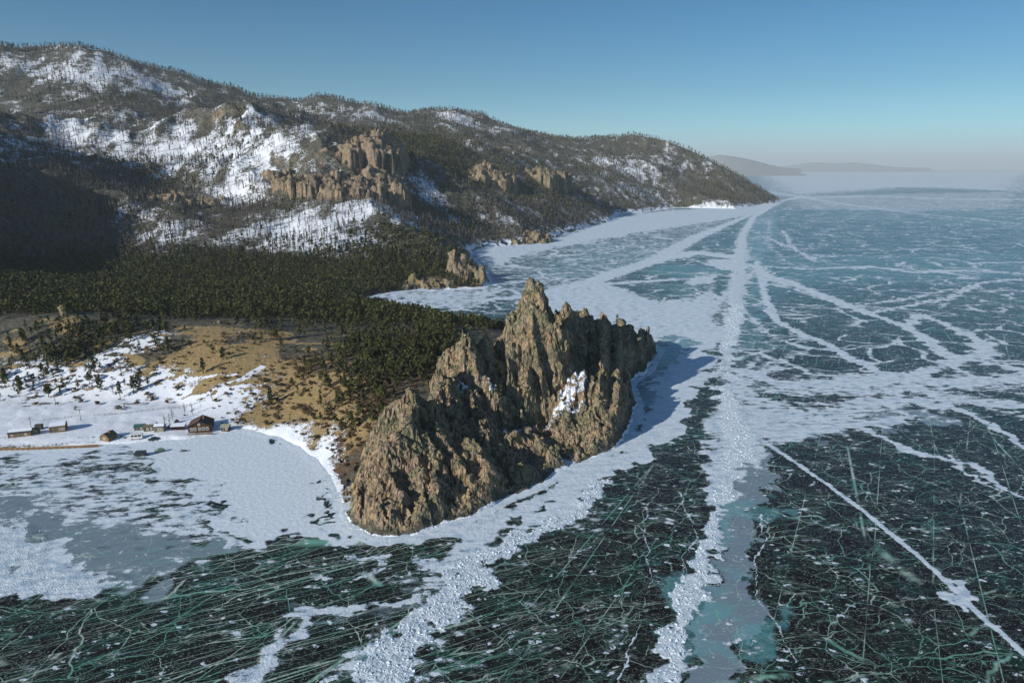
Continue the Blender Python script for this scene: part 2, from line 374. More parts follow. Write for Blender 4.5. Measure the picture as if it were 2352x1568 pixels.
SNOW = (0.66, 0.72, 0.80)
def land_material(name):
    m = NM(name); p = m.pos()
    rock, snow, sand, orange, wood = m.attr('rock'), m.attr('snow'), m.attr('sand'), m.attr('orange'), m.attr('wood')
    n1 = m.noise(p, .06, 6, .6); n2 = m.noise(p, .35, 6, .65); n3 = m.noise(p, 1.6, 5, .65); n4 = m.noise(m.map(p, (1, 1, .25)), .9, 5, .6)
    n5 = m.noise(m.map(p, loc=(7, 77, 0)), .22, 6, .65); vc = m.vor(m.map(p, (1, 1, .6)), .9, 'F1', 1); vs_ = m.n('ShaderNodeSeparateColor'); m.l(vc, vs_.inputs[0])
    # rock: ochre and grey green lichen over pinkish stone, darker in the cracks of the stone's own grain
    rc = m.mix(m.ramp(n2, .38, .6), (.30, .23, .125), (.42, .285, .195))
    rc = m.mix(m.ramp(m.noise(p, .07, 5, .6), .46, .58), rc, (.19, .19, .115))
    rc = m.mix(m.math('MULTIPLY', m.ramp(m.noise(m.map(p, loc=(0, 31, 5)), .09, 5, .6), .50, .60), .8), rc, m.mix(n3, (.28, .19, .14), (.46, .34, .26)))
    rc = m.mix(m.ramp(m.noise(m.map(p, (1, 1, 1), loc=(40, 9, 3)), .2, 5, .6), .52, .66), rc, (.36, .27, .12))
    rc = m.mix(m.ramp(n5, .49, .60), rc, (.15, .16, .09))
    rc = m.mix(m.math('MULTIPLY', m.ramp(vs_.outputs[0], .55, .95), .45), rc, (.46, .37, .25))
    rc = m.mix(m.math('MULTIPLY', m.ramp(vs_.outputs[1], .6, .95), .6), rc, (.12, .10, .07))
    rc = m.mix(m.ramp(n4, .5, .36), rc, (.07, .06, .042))
    rc = m.mix(m.math('MULTIPLY', m.ramp(n3, .45, .7), .4), rc, (.42, .34, .24))
    rc = m.mix(m.math('MULTIPLY', m.attr('pink'), .6), rc, m.mix(m.ramp(n2, .35, .65), (.20, .145, .11), (.37, .28, .215)))
    gr = m.mix(m.ramp(n2, .35, .65), (.042, .043, .032), (.13, .127, .098))
    gr = m.mix(m.math('MULTIPLY', m.attr('wood'), m.ramp(n5, .4, .55)), gr, (.13, .065, .035))
    gr = m.mix(m.math('MULTIPLY', m.ramp(n3, .5, .65), .5), gr, (.12, .095, .06))
    sd = m.mix(m.ramp(n3, .3, .7), (.24, .175, .08), (.39, .285, .135))
    sd = m.mix(m.ramp(n2, .56, .7), sd, (.11, .065, .035))
    g2 = m.mix(m.ramp(m.math('ADD', sand, m.math('MULTIPLY', m.math('SUBTRACT', n2, .5), .9)), .4, .6), gr, sd)
    c = m.mix(m.ramp(m.math('ADD', rock, m.math('MULTIPLY', m.math('SUBTRACT', n3, .5), .8)), .35, .6), g2, rc)
    c = m.mix(m.ramp(m.math('ADD', orange, m.math('MULTIPLY', m.math('SUBTRACT', n3, .5), 1.2)), .45, .75), c, (.38, .22, .06))
    # snow: cover read from the mesh, broken up by two sizes of noise
    k = m.math('ADD', m.math('MULTIPLY', m.math('SUBTRACT', m.mix(.5, n1, n2), .5), 2.6), m.math('MULTIPLY', m.math('SUBTRACT', n3, .5), 1.3))
    sf = m.ramp(m.math('ADD', snow, k), .42, .58)
    sc = m.mix(m.ramp(n1, .3, .7), SNOW, (.70, .74, .79))
    c = m.mix(sf, c, sc)
    h = m.math('ADD', m.math('MULTIPLY', n2, 1.6), m.math('MULTIPLY', n3, .7))
    h = m.math('ADD', h, m.math('MULTIPLY', m.math('ADD', n4, m.math('MULTIPLY', m.vor(m.map(p, (1, 1, .6)), .9), -.5)), m.math('MULTIPLY', rock, 1.6)))
    bs = m.bump(m.math('MULTIPLY', h, m.math('SUBTRACT', 1.0, m.math('MULTIPLY', sf, .75))), .9, 1.0)
    return m.fin(c, m.mix(sf, (.9,) * 3, (.6,) * 3), bs, .25)
M_LAND = land_material('land')

# ray march on the height field: photo pixel -> world point on the land
_HT = None
def land_hit(px):
    px = np.array(px, float); a = (px[:, 0] - 1176) / FPX; up = (784 - px[:, 1]) / FPX
    dy = CP + SP * up; dz = -SP + CP * up
    Y = np.geomspace(200, 3400, 700)[None]
    X = a[:, None] / dy[:, None] * Y; Z = CAM_H + dz[:, None] / dy[:, None] * Y
    H, rk, sd = height(X, Y + 0 * X)
    H = np.maximum(H, 0)
    hit = Z <= H; i = np.where(hit.any(1), hit.argmax(1), 699)
    r = np.arange(len(px)); return np.c_[X[r, i], Y[0, i]]

# coverage patches: photo pixel of the centre, radius in pixels across, radius in metres along the view, amount
def patch_field(lst, x, y):
    P = land_hit([(a[0], a[1]) for a in lst]); out = np.zeros(x.shape)
    for (u, v, ru, ry, amt), (cx, cy) in zip(lst, P):
        rx = ru * cy / FPX
        m = (np.abs(x - cx) < 2.2 * rx) & (np.abs(y - cy) < 2.2 * ry)
        if not m.any(): continue
        d = ((x[m] - cx) / rx) ** 2 + ((y[m] - cy) / ry) ** 2
        out[m] += amt * np.exp(-d)
    return out
SNOW_P = [(60, 150, 70, 60, .35), (190, 180, 80, 60, .35), (240, 160, 60, 60, .4), (350, 190, 60, 60, .3), (330, 320, 200, 90, .36), (560, 310, 160, 90, .36), (150, 310, 60, 60, .4), (420, 380, 140, 60, .3),
    (620, 340, 90, 60, .3), (840, 262, 60, 60, .5), (1060, 276, 50, 50, .6), (740, 540, 120, 50, .75), (860, 570, 60, 40, .6), (640, 520, 60, 40, .6), (400, 520, 70, 40, .5), (520, 460, 80, 40, .4), (560, 420, 60, 50, .35), (320, 480, 60, 40, .4),
    (720, 470, 60, 40, .35), (880, 480, 60, 40, .5), (800, 490, 60, 40, .5), (960, 440, 50, 50, .35), (1000, 440, 60, 70, .3), (1200, 370, 60, 60, .4), (1440, 380, 90, 90, .35), (1560, 380, 90, 90, .25), (1130, 400, 40, 60, .2),
    (1500, 455, 60, 60, .4), (1450, 440, 40, 60, .3), (140, 950, 260, 50, 1.0), (400, 960, 200, 30, 1.0), (60, 880, 90, 30, .9), (330, 890, 160, 25, .5), (340, 780, 60, 18, .7), (480, 800, 60, 10, .35),
    (590, 820, 40, 14, .5), (260, 820, 60, 20, .5), (520, 920, 60, 12, .6), (640, 1010, 110, 12, .8), (740, 1050, 30, 12, .9), (780, 1040, 40, 20, .25), (1290, 920, 50, 14, .74), (1260, 960, 32, 10, .7), (1330, 880, 40, 12, .7), (1080, 890, 50, 16, .95), (1150, 930, 50, 16, .95), (1330, 960, 40, 12, .45), (1100, 1000, 40, 14, .5), (1200, 970, 36, 12, .45), (1050, 1100, 16, 6, .3),
    (300, 900, 120, 20, .4), (420, 870, 60, 14, .35), (560, 760, 30, 6, .5), (930, 660, 80, 20, .3), (1600, 474, 70, 20, .5), (1000, 666, 90, 8, .6)]
SAND_P = [(790, 940, 60, 18, .8), (840, 985, 40, 14, .6), (730, 985, 60, 12, .7), (880, 900, 50, 16, .45), (770, 890, 50, 20, .6), (790, 1040, 30, 14, .4), (990, 790, 40, 30, .3), (430, 860, 100, 28, .9), (560, 850, 70, 26, .8), (620, 880, 70, 24, 1.0), (600, 940, 60, 22, 1.0), (660, 940, 90, 20, .9), (430, 760, 60, 10, .7), (520, 760, 70, 14, .7), (740, 930, 60, 20, .8), (330, 870, 40, 14, .5), (600, 800, 40, 16, .7),
    (640, 770, 40, 16, .9), (720, 980, 70, 14, .8), (150, 740, 40, 10, .9), (840, 880, 30, 16, .3), (700, 900, 50, 18, .7), (920, 700, 40, 30, .1), (200, 850, 40, 14, .5), (960, 830, 30, 20, .5), (460, 800, 50, 14, .5)]
ORANGE_P = [(700, 980, 35, 8, .45), (760, 1000, 30, 7, .8), (690, 1000, 20, 6, .6), (820, 940, 26, 8, .3), (800, 1010, 26, 8, .5), (785, 1070, 20, 8, .35), (955, 652, 40, 20, .55), (1720, 410, 20, 20, .3)]
PINK_P = [(860, 340, 60, 60, 1), (800, 430, 110, 70, 1), (700, 400, 60, 50, .8), (390, 455, 40, 40, .9), (1130, 545, 50, 50, .6), (1225, 545, 50, 50, .7), (1110, 380, 50, 50, .8), (1040, 600, 40, 30, .7), (700, 950, 60, 14, .4), (900, 1120, 80, 20, .4)]
NOSNOW_P = [(430, 850, 110, 26, .7), (560, 810, 70, 30, .6), (300, 830, 60, 16, .5), (200, 780, 80, 20, .5), (300, 930, 60, 8, .35), (180, 900, 60, 10, .25), (600, 960, 60, 10, .4), (60, 560, 200, 120, .5), (100, 430, 120, 80, .3), (950, 330, 90, 120, .35), (1020, 360, 80, 120, .4), (900, 560, 90, 60, .4), (1050, 470, 90, 90, .25), (560, 260, 90, 120, .1), (1640, 440, 90, 150, .4), (1480, 330, 120, 150, .2)]

RUST_P = [(980, 780, 60, 40, 1), (1000, 850, 50, 30, 1), (900, 880, 50, 20, .8), (760, 900, 90, 30, .9), (830, 960, 60, 16, 1), (790, 1050, 50, 20, 1), (760, 1000, 50, 14, .8), (700, 850, 60, 20, .6), (1000, 740, 40, 30, .8), (350, 880, 200, 40, .4)]
def land_attrs(x, y, h, rock, sd, nz):
    rng = np.hypot(x, y)
    big = fbm(x / 130, y / 130, 201, 4)
    steep = sst(.93, .72, nz)
    far = sst(700, 850, rng)
    snow = np.where(far > .5, .27 + .2 * big, .10)
    near = (1 - far)
    snow = snow + patch_field(SNOW_P, x, y) - patch_field(NOSNOW_P, x, y)
    basin = np.exp(-((x + 230) / 260) ** 4 - ((y - 640) / 130) ** 4)
    snow -= .6 * basin
    rk = np.clip(rock + far * sst(.72, .5, nz) * .5, 0, 1)
    gul = fbm(x / 24, y / 55, 240, 4) * .26 + (ridged(x / 60, y / 120, 241, 3) - .7) * .22
    snow = snow + gul * far
    snow = snow - rk * (.30 + .5 * steep) - steep * .25 * (1 - far)
    for trk, tw_ in (([(228, 958), (290, 951), (400, 938), (480, 905), (560, 872), (600, 845)], 3.0), ([(330, 872), (430, 874), (540, 862)], 2.0), ([(-20, 1020), (225, 1012), (330, 1022), (430, 1016), (560, 1004)], 2.6)):
        d_, _ = polyline([tuple(q) for q in land_hit(trk)], x + fbm(x / 12, y / 12, 250, 2), y); snow = np.maximum(snow, .95 * sst(tw_, tw_ * .5, d_)); pass
    sand = patch_field(SAND_P, x, y)
    slope_n = fbm(x / 9, y / 5, 230, 4)
    vil = sst(318, 345, y) * sst(448, 425, y) * sst(-350, -300, x) * sst(-60, -90, x)
    snow -= vil * sst(.05, .45, slope_n) * .75; sand = np.maximum(sand, vil * sst(-.1, .5, fbm(x / 16, y / 10, 232, 3)) * .7)
    shore = sst(1, 0, np.abs(sd) / (5.0 - 4.2 * sst(-66, -58, x) * (y < 520)))
    snow = np.maximum(snow, shore * .9 * (rng < 1000) + sst(30, 8, sd) * .8 * (rng >= 1000) * (nz > .8) * (1 - sst(.05, .3, rk)))
    return dict(rock=rk, snow=np.clip(snow, -.5, 1.3), sand=sand, orange=patch_field(ORANGE_P, x, y), pink=np.clip(patch_field(PINK_P, x, y), 0, 1), wood=np.clip(patch_field(RUST_P, x, y), 0, 1))

def normals(X, Y, Z):
    P = np.stack([X, Y, Z], -1); du = np.gradient(P, axis=1); dv = np.gradient(P, axis=0)
    n = np.cross(du, dv); n /= np.linalg.norm(n, axis=-1, keepdims=True) + 1e-12
    return n * np.sign(n[..., 2:3] + 1e-9)
def rough_out(X, Y, Z, rock, amp=1.0):
    n = normals(X, Y, Z); s = np.clip(np.hypot(X, Y) / 300, 1, 3)
    a, b = (X + .8 * Z) / s, (Y + .55 * Z) / s
    a2, b2 = a + fbm(a / 4, b / 4, 66, 2), b + fbm(a / 4, b / 4, 67, 2)
    d = (facets(a2 / 4.4, b2 / 3.6, 61, 1.1, .12) * 1.3 + facets(a2 / 1.5, b2 / 1.3, 62, 1.1, .15) * .5 + fbm(a / 6, b / 6, 63, 3) * .4) * s * rock * amp
    return X + n[..., 0] * d, Y + n[..., 1] * d, Z + n[..., 2] * d * .7

# ------------------------------------------------------------------ terrain: the hills and the village slope
FX0, FX1, FY0, FY1 = -92.0, 136.0, 200.0, 505.0      # area that has the finer mesh of the cape
def build_land(name, X, Y, keep_fn, smooth=True):
    H, rock, sd = height(X, Y)
    Z = crag(X, Y, H, rock)
    Z = np.where(sd < -1, np.minimum(Z, H), Z)
    X2, Y2, Z2 = rough_out(X, Y, Z, rock)
    nz = normals(*((X, Y, H)))[..., 2]
    at_ = land_attrs(X, Y, H, rock, sd, nz)
    V = np.stack([X2, Y2, Z2], -1).reshape(-1, 3)
    k = keep_fn(X, Y, sd)
    kf = k[:-1, :-1] | k[1:, :-1] | k[:-1, 1:] | k[1:, 1:]
    F = grid_faces(X.shape[0], X.shape[1], kf)
    V, F, at_ = compact(V, F, at_)
    return mesh_from(name, V, F, M_LAND, smooth=smooth, attrs=at_)
Q = globals().get('QUAL', 1.0)
th = np.linspace(R(-66), R(31), int(1050 * Q)); rr = np.geomspace(205, 5600, int(1000 * Q))
TH, RR = np.meshgrid(th, rr)
GX, GY = RR * np.sin(TH), RR * np.cos(TH)
def kcoarse(x, y, sd):
    return (sd > -14) & ~((x > FX0) & (x < FX1) & (y > FY0) & (y < FY1))
o = build_land('hills', GX, GY, kcoarse); tag(o, kind='structure')
xs = np.arange(FX0 - 1, FX1 + 1, .46 / Q); ys = np.arange(FY0 - 1, FY1 + 1, .46 / Q)
FX, FY = np.meshgrid(xs, ys)
o = build_land('rocky_headland', FX, FY, lambda x, y, sd: sd > -9, False); tag(o, kind='structure')
print('land', time.time() - T0)

# ------------------------------------------------------------------ far shore and haze
def far_ridge(pts, depth):
    V, F = [], []; n = len(pts)
    for k, (u, v, Y) in enumerate(pts):
        x, y, z = at(u, v, Y)
        for j, (dy, f) in enumerate([(-depth, 0), (-depth * .55, .45), (-.2 * depth, .85), (0, 1), (.5 * depth, .6), (depth, 0)]):
            q = 1 + .18 * math.sin(k * 2.3 + j * 1.7)
            V.append((x * (1 + dy / Y), y + dy, max(z, 5) * f * (q if 0 < j < 3 else 1) - (5 if f == 0 else 0)))
    for k in range(n - 1):
        for j in range(5):
            a = k * 6 + j; F.append((a, a + 1, a + 7, a + 6))
    return mesh_from('far_mountains', V, np.array(F), M_LAND, attrs=dict(snow=np.full(len(V), .40)))

# ------------------------------------------------------------------ frozen lake
# drifts and pressure ridges as measured on the photo: points (pixel u, v, full width in metres), strength, softness, rubble, raggedness
BANDS = [
    ([(860, 1568, 15), (930, 1480, 14), (1040, 1390, 13), (1100, 1310, 9), (1190, 1240, 8), (1310, 1170, 7), (1400, 1105, 8)], 1.0, .35, 1.0, 1.0),
    ([(1525, 1568, 7.5), (1590, 1400, 5.5), (1630, 1260, 5), (1662, 1130, 6), (1692, 1050, 9), (1690, 985, 18), (1668, 920, 13), (1666, 850, 10), (1680, 760, 13), (1692, 690, 15), (1698, 600, 24), (1706, 540, 16), (1730, 500, 16), (1790, 463, 14)], 1.0, .3, .7, .7),
    ([(1640, 1250, 5), (1655, 1130, 7), (1690, 1000, 26), (1720, 960, 50)], .85, .6, .5, .8),
    ([(1745, 1008, 2.6), (1900, 1110, 2.5), (2080, 1250, 2.2), (2200, 1360, 2.4), (2360, 1505, 2.2)], .95, .3, .1, .12),
    ([(2200, 1345, 5), (2215, 1385, 4)], .9, .5, .2, 1),
    ([(1980, 985, 3), (2100, 1040, 4), (2230, 1065, 4), (2290, 1110, 4), (2360, 1145, 3)], .95, .4, .1, .5),
    ([(2170, 1040, 2), (2230, 1095, 2.4), (2300, 1125, 2)], .8, .4, .1, .6),
    ([(1794, 640, 14), (1947, 703, 12), (2091, 752, 10), (2172, 815, 10), (2352, 850, 8)], .95, .5, .1, .6),
    ([(1730, 610, 16), (1770, 640, 14), (1800, 650, 10)], .9, .5, .1, .9),
    ([(1740, 600, 8), (1758, 689, 8), (1785, 735, 9), (1803, 748, 9), (1902, 793, 8), (2037, 865, 7), (2127, 901, 6), (2240, 960, 5), (2360, 1026, 5)], .95, .4, .1, .5),
    ([(1650, 690, 8), (1740, 620, 10)], .6, .6, .1, 1),
    ([(1760, 612, 12), (1860, 618, 12), (2000, 612, 14), (2100, 625, 16), (2230, 620, 12), (2352, 628, 12)], .8, .6, .1, .8),
    ([(1760, 600, 8), (1900, 590, 10), (2060, 575, 10), (2240, 560, 12)], .45, .6, 0, 1),
    ([(1794, 645, 6), (2000, 720, 6), (2190, 680, 7), (2250, 650, 8), (2352, 640, 8)], .75, .6, .1, .9),
    ([(1850, 700, 6), (1947, 705, 6), (2060, 690, 8), (2180, 665, 8)], .6, .6, .1, .9),
    ([(2091, 752, 9), (2110, 720, 7), (2170, 740, 8), (2260, 790, 12), (2270, 810, 12), (2190, 830, 10), (2100, 862, 8)], .85, .6, .1, .9),
    ([(1790, 830, 6), (1860, 858, 6), (2000, 870, 8), (2100, 862, 8)], .75, .6, .1, .8),
    ([(1700, 700, 6), (1750, 760, 6), (1850, 800, 6), (1800, 835, 6), (1760, 850, 8)], .6, .6, .1, 1),
    ([(1700, 850, 8), (1780, 880, 12), (1900, 885, 16), (2037, 868, 18), (2200, 880, 18), (2352, 868, 16)], .8, .7, .1, .8),
    ([(1690, 900, 14), (1800, 900, 14), (1950, 900, 12), (2100, 890, 14), (2250, 925, 12), (2352, 930, 12)], .7, .7, .1, .9),
    ([(1690, 960, 34), (1760, 975, 24), (1880, 960, 18), (2000, 925, 16), (2150, 930, 12)], .75, .7, .2, .9),
    ([(1700, 985, 26), (1780, 1000, 16), (1900, 985, 10), (2000, 975, 8), (2100, 960, 8)], .85, .6, .2, .8),
    ([(1680, 870, 14), (1760, 930, 14), (1840, 960, 10)], .7, .7, .2, 1),
    ([(1100, 690, 12), (1220, 680, 16), (1350, 650, 26), (1500, 600, 30), (1600, 545, 30), (1700, 503, 18), (1790, 466, 14)], .95, .5, .1, .5),
    ([(1350, 650, 30), (1450, 690, 40), (1560, 720, 40), (1620, 760, 30)], .9, .7, .1, .7),
    ([(1500, 600, 16), (1600, 580, 40), (1680, 590, 40)], 1.0, .6, .1, .5),
    ([(1360, 655, 10), (1500, 645, 16), (1690, 632, 20)], .95, .5, .1, .4),
    ([(1560, 720, 50), (1600, 690, 50), (1660, 600, 40)], .95, .6, .1, .6),
    ([(1640, 640, 16), (1600, 760, 20), (1620, 800, 14)], .9, .5, .1, .6),
    ([(1850, 455, 40), (2000, 450, 60), (2200, 458, 50), (2352, 458, 50)], .9, .6, 0, .5),
    ([(1760, 440, 60), (1850, 455, 40), (1950, 470, 30), (2100, 490, 24), (2250, 505, 20), (2352, 515, 16)], .7, .5, 0, .5),
    ([(1700, 470, 30), (1790, 462, 30), (1850, 450, 40)], .8, .6, 0, .5),
    ([(1800, 530, 8), (1820, 570, 7)], .7, .5, 0, 1),
    ([(1760, 545, 8), (1850, 585, 7), (1870, 600, 8)], .7, .5, 0, 1),
    ([(1770, 500, 8), (1760, 560, 8), (1800, 590, 8)], .5, .5, 0, 1),
    ([(550, 1568, 8), (640, 1470, 8), (720, 1405, 6), (860, 1378, 4), (960, 1375, 3)], .72, .7, .3, .8),
    ([(1130, 1190, 6), (1100, 1240, 10), (1060, 1290, 12), (1000, 1340, 8)], .7, .7, .3, .9),
    ([(860, 1245, 5), (960, 1238, 5), (1080, 1210, 6), (1170, 1172, 8), (1270, 1130, 9), (1360, 1085, 9), (1450, 1040, 10), (1530, 960, 20)], 1.0, .4, .3, .5),
    ([(780, 1120, 4), (800, 1180, 4), (830, 1235, 4), (900, 1250, 3)], 1.0, .4, .3, .5),
    ([(820, 1270, 3), (900, 1290, 2.5), (800, 1320, 2), (700, 1345, 2)], .6, .6, .1, .8),
    ([(1745, 1180, .5), (1760, 1240, .5), (1735, 1290, .4), (1740, 1380, .4), (1790, 1440, .4), (1830, 1520, .4)], .9, .3, 0, .2),
    ([(1560, 1130, .5), (1600, 1230, .4), (1570, 1290, .4), (1575, 1400, .4), (1560, 1568, .4)], .7, .3, 0, .2),
    ([(1420, 1568, .5), (1470, 1430, .4), (1500, 1330, .4), (1480, 1230, .4), (1490, 1150, .4)], .7, .3, 0, .2),
]
# polygons: pixel points, strength, edge softness in metres, raggedness in metres, rubble
POLYS = [
    ([(780, 1120), (820, 1235), (900, 1262), (1010, 1245), (1150, 1195), (1270, 1150), (1380, 1095), (1480, 1045), (1560, 985), (1600, 930), (1640, 850), (1660, 760), (1610, 760), (1560, 800), (1500, 870), (1460, 960), (1420, 1030), (1330, 1070), (1230, 1120), (1100, 1190), (940, 1230), (830, 1215)], 1.0, 2, 3, .25),
    ([(540, 960), (620, 970), (690, 1000), (745, 1050), (800, 1130), (770, 1210), (800, 1262), (700, 1268), (600, 1250), (540, 1215), (470, 1170), (420, 1110), (370, 1060), (300, 1025)], 1.15, 2, 3, 0),
    ([(-400, 1000), (560, 985), (520, 1020), (300, 1040), (100, 1050), (-400, 1090)], 1.1, 2, 4, 0),
    ([(-300, 1050), (380, 1035), (470, 1160), (560, 1250), (700, 1285), (560, 1280), (400, 1230), (240, 1210), (100, 1150), (-300, 1150)], .60, 6, 8, 0),
    ([(-300, 1180), (60, 1190), (130, 1230), (110, 1300), (300, 1310), (330, 1350), (200, 1385), (0, 1410), (-300, 1460)], .85, 4, 6, .5),
    ([(1090, 575), (1270, 550), (1350, 522), (1420, 495), (1560, 482), (1790, 468), (1700, 500), (1560, 520), (1420, 545), (1250, 575), (1120, 612)], .85, 20, 24, 0),
    ([(1120, 612), (1250, 575), (1420, 545), (1620, 500), (1700, 500), (1600, 545), (1500, 600), (1350, 650), (1200, 680), (1110, 690), (1000, 690), (1100, 660)], .42, 14, 20, 0),
    ([(850, 672), (1110, 660), (1130, 690), (1090, 715), (960, 700), (870, 690)], .62, 6, 14, 0),
    ([(1180, 690), (1360, 655), (1560, 720), (1640, 760), (1480, 790), (1300, 740)], .80, 10, 20, 0),
    ([(1750, 395), (2352, 395), (2352, 440), (2100, 430), (1800, 450)], .72, 200, 200, 0),
    ([(1800, 450), (2352, 440), (2352, 480), (2100, 485), (1820, 480)], .50, 60, 100, 0),
    ([(1690, 850), (2352, 850), (2352, 945), (2150, 950), (1990, 980), (1700, 1010)], .40, 10, 20, .1),
]
PALE = [  # clouded grey-blue ice, and the cape's shadow painted pale blue
    ([(1540, 1620), (1600, 1470), (1640, 1330), (1670, 1150), (1695, 1040), (1775, 1030), (1765, 1120), (1740, 1180), (1735, 1290), (1700, 1350), (1765, 1390), (1740, 1450), (1700, 1500), (1690, 1620)], 1.0, 1.2, 2.5),
    ([(-300, 1100), (200, 1090), (330, 1200), (520, 1240), (480, 1330), (300, 1370), (0, 1420), (-300, 1460)], .75, 5, 8),
    ([(1700, 690), (1760, 690), (1750, 1000), (1640, 1010)], .5, 8, 14), ([(1430, 980), (1480, 950), (1500, 870), (1560, 830), (1620, 785), (1560, 760), (1480, 790), (1430, 860)], .95, 3, 4),  # last outline: blue of the cape's cast shadow, painted on the ice
    ([(800, 1490), (900, 1440), (850, 1568), (740, 1568)], .7, 2, 4),
    ([(1700, 470), (1800, 470), (1760, 700), (1700, 800)], .55, 20, 30),
    ([(1700, 980), (2150, 930), (2140, 960), (1960, 1000), (1760, 1015)], .8, 6, 8),
    ([(640, 1400), (740, 1380), (980, 1340), (980, 1390), (740, 1410), (620, 1470)], .45, 2, 4),
]
TEAL = [([(1430, 980), (1480, 950), (1500, 870), (1560, 830), (1620, 785), (1560, 760), (1480, 790), (1430, 860)], .6, 3, 4), ([(1470, 620), (1530, 608), (1620, 612), (1680, 625), (1560, 640)], .9, 10, 10), ([(1350, 560), (1540, 560), (1500, 600), (1350, 640), (1200, 640)], .6, 20, 30), ([(1500, 655), (1620, 650), (1640, 665), (1560, 690)], .5, 10, 10),  # first outline tints the ice teal where the cape's shadow falls
    ([(1760, 590), (2352, 580), (2352, 640), (1900, 650), (1760, 680)], .5, 30, 30), ([(1700, 500), (1780, 500), (1750, 800), (1690, 800)], .6, 20, 20), ([(1900, 470), (2352, 480), (2352, 530), (1900, 500)], .4, 60, 60),
    ([(1610, 1340), (1770, 1360), (1750, 1460), (1620, 1520)], .8, 3, 5), ([(1680, 1150), (1730, 1150), (1720, 1260), (1660, 1290)], .7, 2, 3), ([(1590, 1490), (1680, 1500), (1660, 1580), (1580, 1580)], .6, 2, 3), ([(820, 1500), (900, 1470), (860, 1568), (760, 1568)], .9, 2, 4), ([(920, 690), (1080, 670), (1100, 700), (980, 705)], .7, 6, 8), ([(1560, 850), (1500, 930), (1470, 960), (1500, 880)], .7, 6, 8)]
CLEAR = [([(1640, 640), (1675, 620), (1670, 660), (1640, 690)], 1.0, 6, 4), ([(1500, 655), (1640, 650), (1640, 665), (1570, 695)], .7, 10, 12), ([(1470, 620), (1530, 606), (1620, 608), (1690, 625), (1560, 642)], .8, 10, 10),
    ([(1560, 1000), (1640, 860), (1655, 870), (1640, 930), (1610, 990), (1560, 1030)], .9, 4, 4), ([(1440, 920), (1480, 960), (1500, 870), (1560, 810), (1620, 785), (1560, 770), (1480, 800), (1440, 860)], .95, 3, 4),
    ([(745, 1190), (755, 1130), (768, 1130), (762, 1190)], 1.0, 1, 2), ([(1655, 870), (1662, 790), (1668, 800), (1664, 880)], .7, 4, 3), ([(1740, 905), (1900, 903), (1960, 915), (1880, 925), (1740, 918)], .7, 8, 8),
    ([(455, 1090), (480, 1100), (500, 1150), (560, 1190), (545, 1195), (480, 1160)], .55, 1, 3), ([(80, 1062), (200, 1066), (330, 1060), (380, 1080), (260, 1086), (90, 1080)], .3, 2, 5),
    ([(200, 1215), (290, 1230), (330, 1290), (240, 1300), (150, 1260)], .55, 3, 5), ([(0, 1170), (60, 1180), (40, 1215), (0, 1220)], .6, 2, 3)]

nth, vv = int(1150 * Q), None
th = np.linspace(R(-52), R(52), nth)
vs = np.concatenate([388.1 + np.geomspace(.02, 12, 60), np.arange(402, 1590, 1.75 / Q), np.linspace(1600, 2400, 60)])
up = (784 - vs) / FPX; dist = CAM_H * (CP + SP * up) / (SP - CP * up)
dist = np.minimum(dist[dist > 0], 69000)[::-1]
TH, RR = np.meshgrid(th, dist); X, Y = RR * np.tan(np.clip(TH, -1.0, 1.0)), RR
X = RR * np.tan(TH)
def warp(x, y, size, s):
    return x + fbm(x / size, y / size, s, 4, .6) * size * .5, y + fbm(x / size, y / size, s + 7, 4, .6) * size * .5
sd = sdist(SHORE, X, Y)
S = .17 + .12 * fbm(X / 40, Y / 40, 101, 3) + .02 * sst(500, 900, Y) + .05 * sst(900, 2000, Y)
rub = np.zeros(X.shape)
X1, Y1 = warp(X, Y, 9, 110); X2, Y2 = warp(X, Y, 30, 120)
rag = fbm(X / 2.2, Y / 2.2, 130, 3) ; ragm = fbm(X / 9, Y / 9, 131, 4); ragb = fbm(X / 40, Y / 40, 132, 4)
for px, amt, soft, e, rg in [(p[0], p[1], p[2], p[3], 0) for p in POLYS]:
    g = [gnd(*p) for p in px]; d = sdist(g, X2, Y2) + ragm * e * .5 + (ragb * e * .5)
    prof = sst(-soft, soft, d); S = np.where(amt > S, S + (amt - S) * prof, S)
for (p) in POLYS: rub = np.maximum(rub, p[4] * sst(0, 3, sdist([gnd(*q) for q in p[0]], X, Y))) if p[4] else rub
for px, amt, soft, rb, rg in BANDS:
    g = [gnd(a, b) for a, b, _ in px]; wd = [c for _, _, c in px]
    Xa = X + (X1 - X) * rg + (X2 - X) * rg * .3; Ya = Y + (Y1 - Y) * rg + (Y2 - Y) * rg * .3
    d, ww = polyline(g, Xa, Ya, wd); ww = ww * (.78 + .3 * ragm * rg)
    d = d + (rag * .12 + ragm * .18) * ww * rg
    soft = min(soft * (1 + .5 * rg), .95); prof = sst(1 + soft, 1 - soft, d / (ww * .5 + 1e-6)) + .3 * sst(2.6, 1, d / (ww * .5 + 1e-6)) * rg; prof = np.clip(prof, 0, 1)
    S = np.maximum(S, S + (amt - S) * prof * (amt > S)); rub = np.maximum(rub, rb * prof)
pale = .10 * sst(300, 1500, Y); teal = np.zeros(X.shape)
for i_, (px, amt, soft, e) in enumerate(PALE):
    d = sdist([gnd(*p) for p in px], *((X1, Y1) if i_ == 0 else (X2, Y2))) + ragm * e * .6; pale = np.maximum(pale, amt * sst(-soft, soft, d))
for px, amt, soft, e in TEAL:
    d = sdist([gnd(*p) for p in px], X2, Y2) + ragm * e * .6; teal = np.maximum(teal, amt * sst(-soft, soft, d))
for px, amt, soft, e in CLEAR:
    d = sdist([gnd(*p) for p in px], X1, Y1) + ragm * e * .5; k = amt * sst(-soft, soft, d); S = S * (1 - k) + .1 * k; rub *= 1 - k
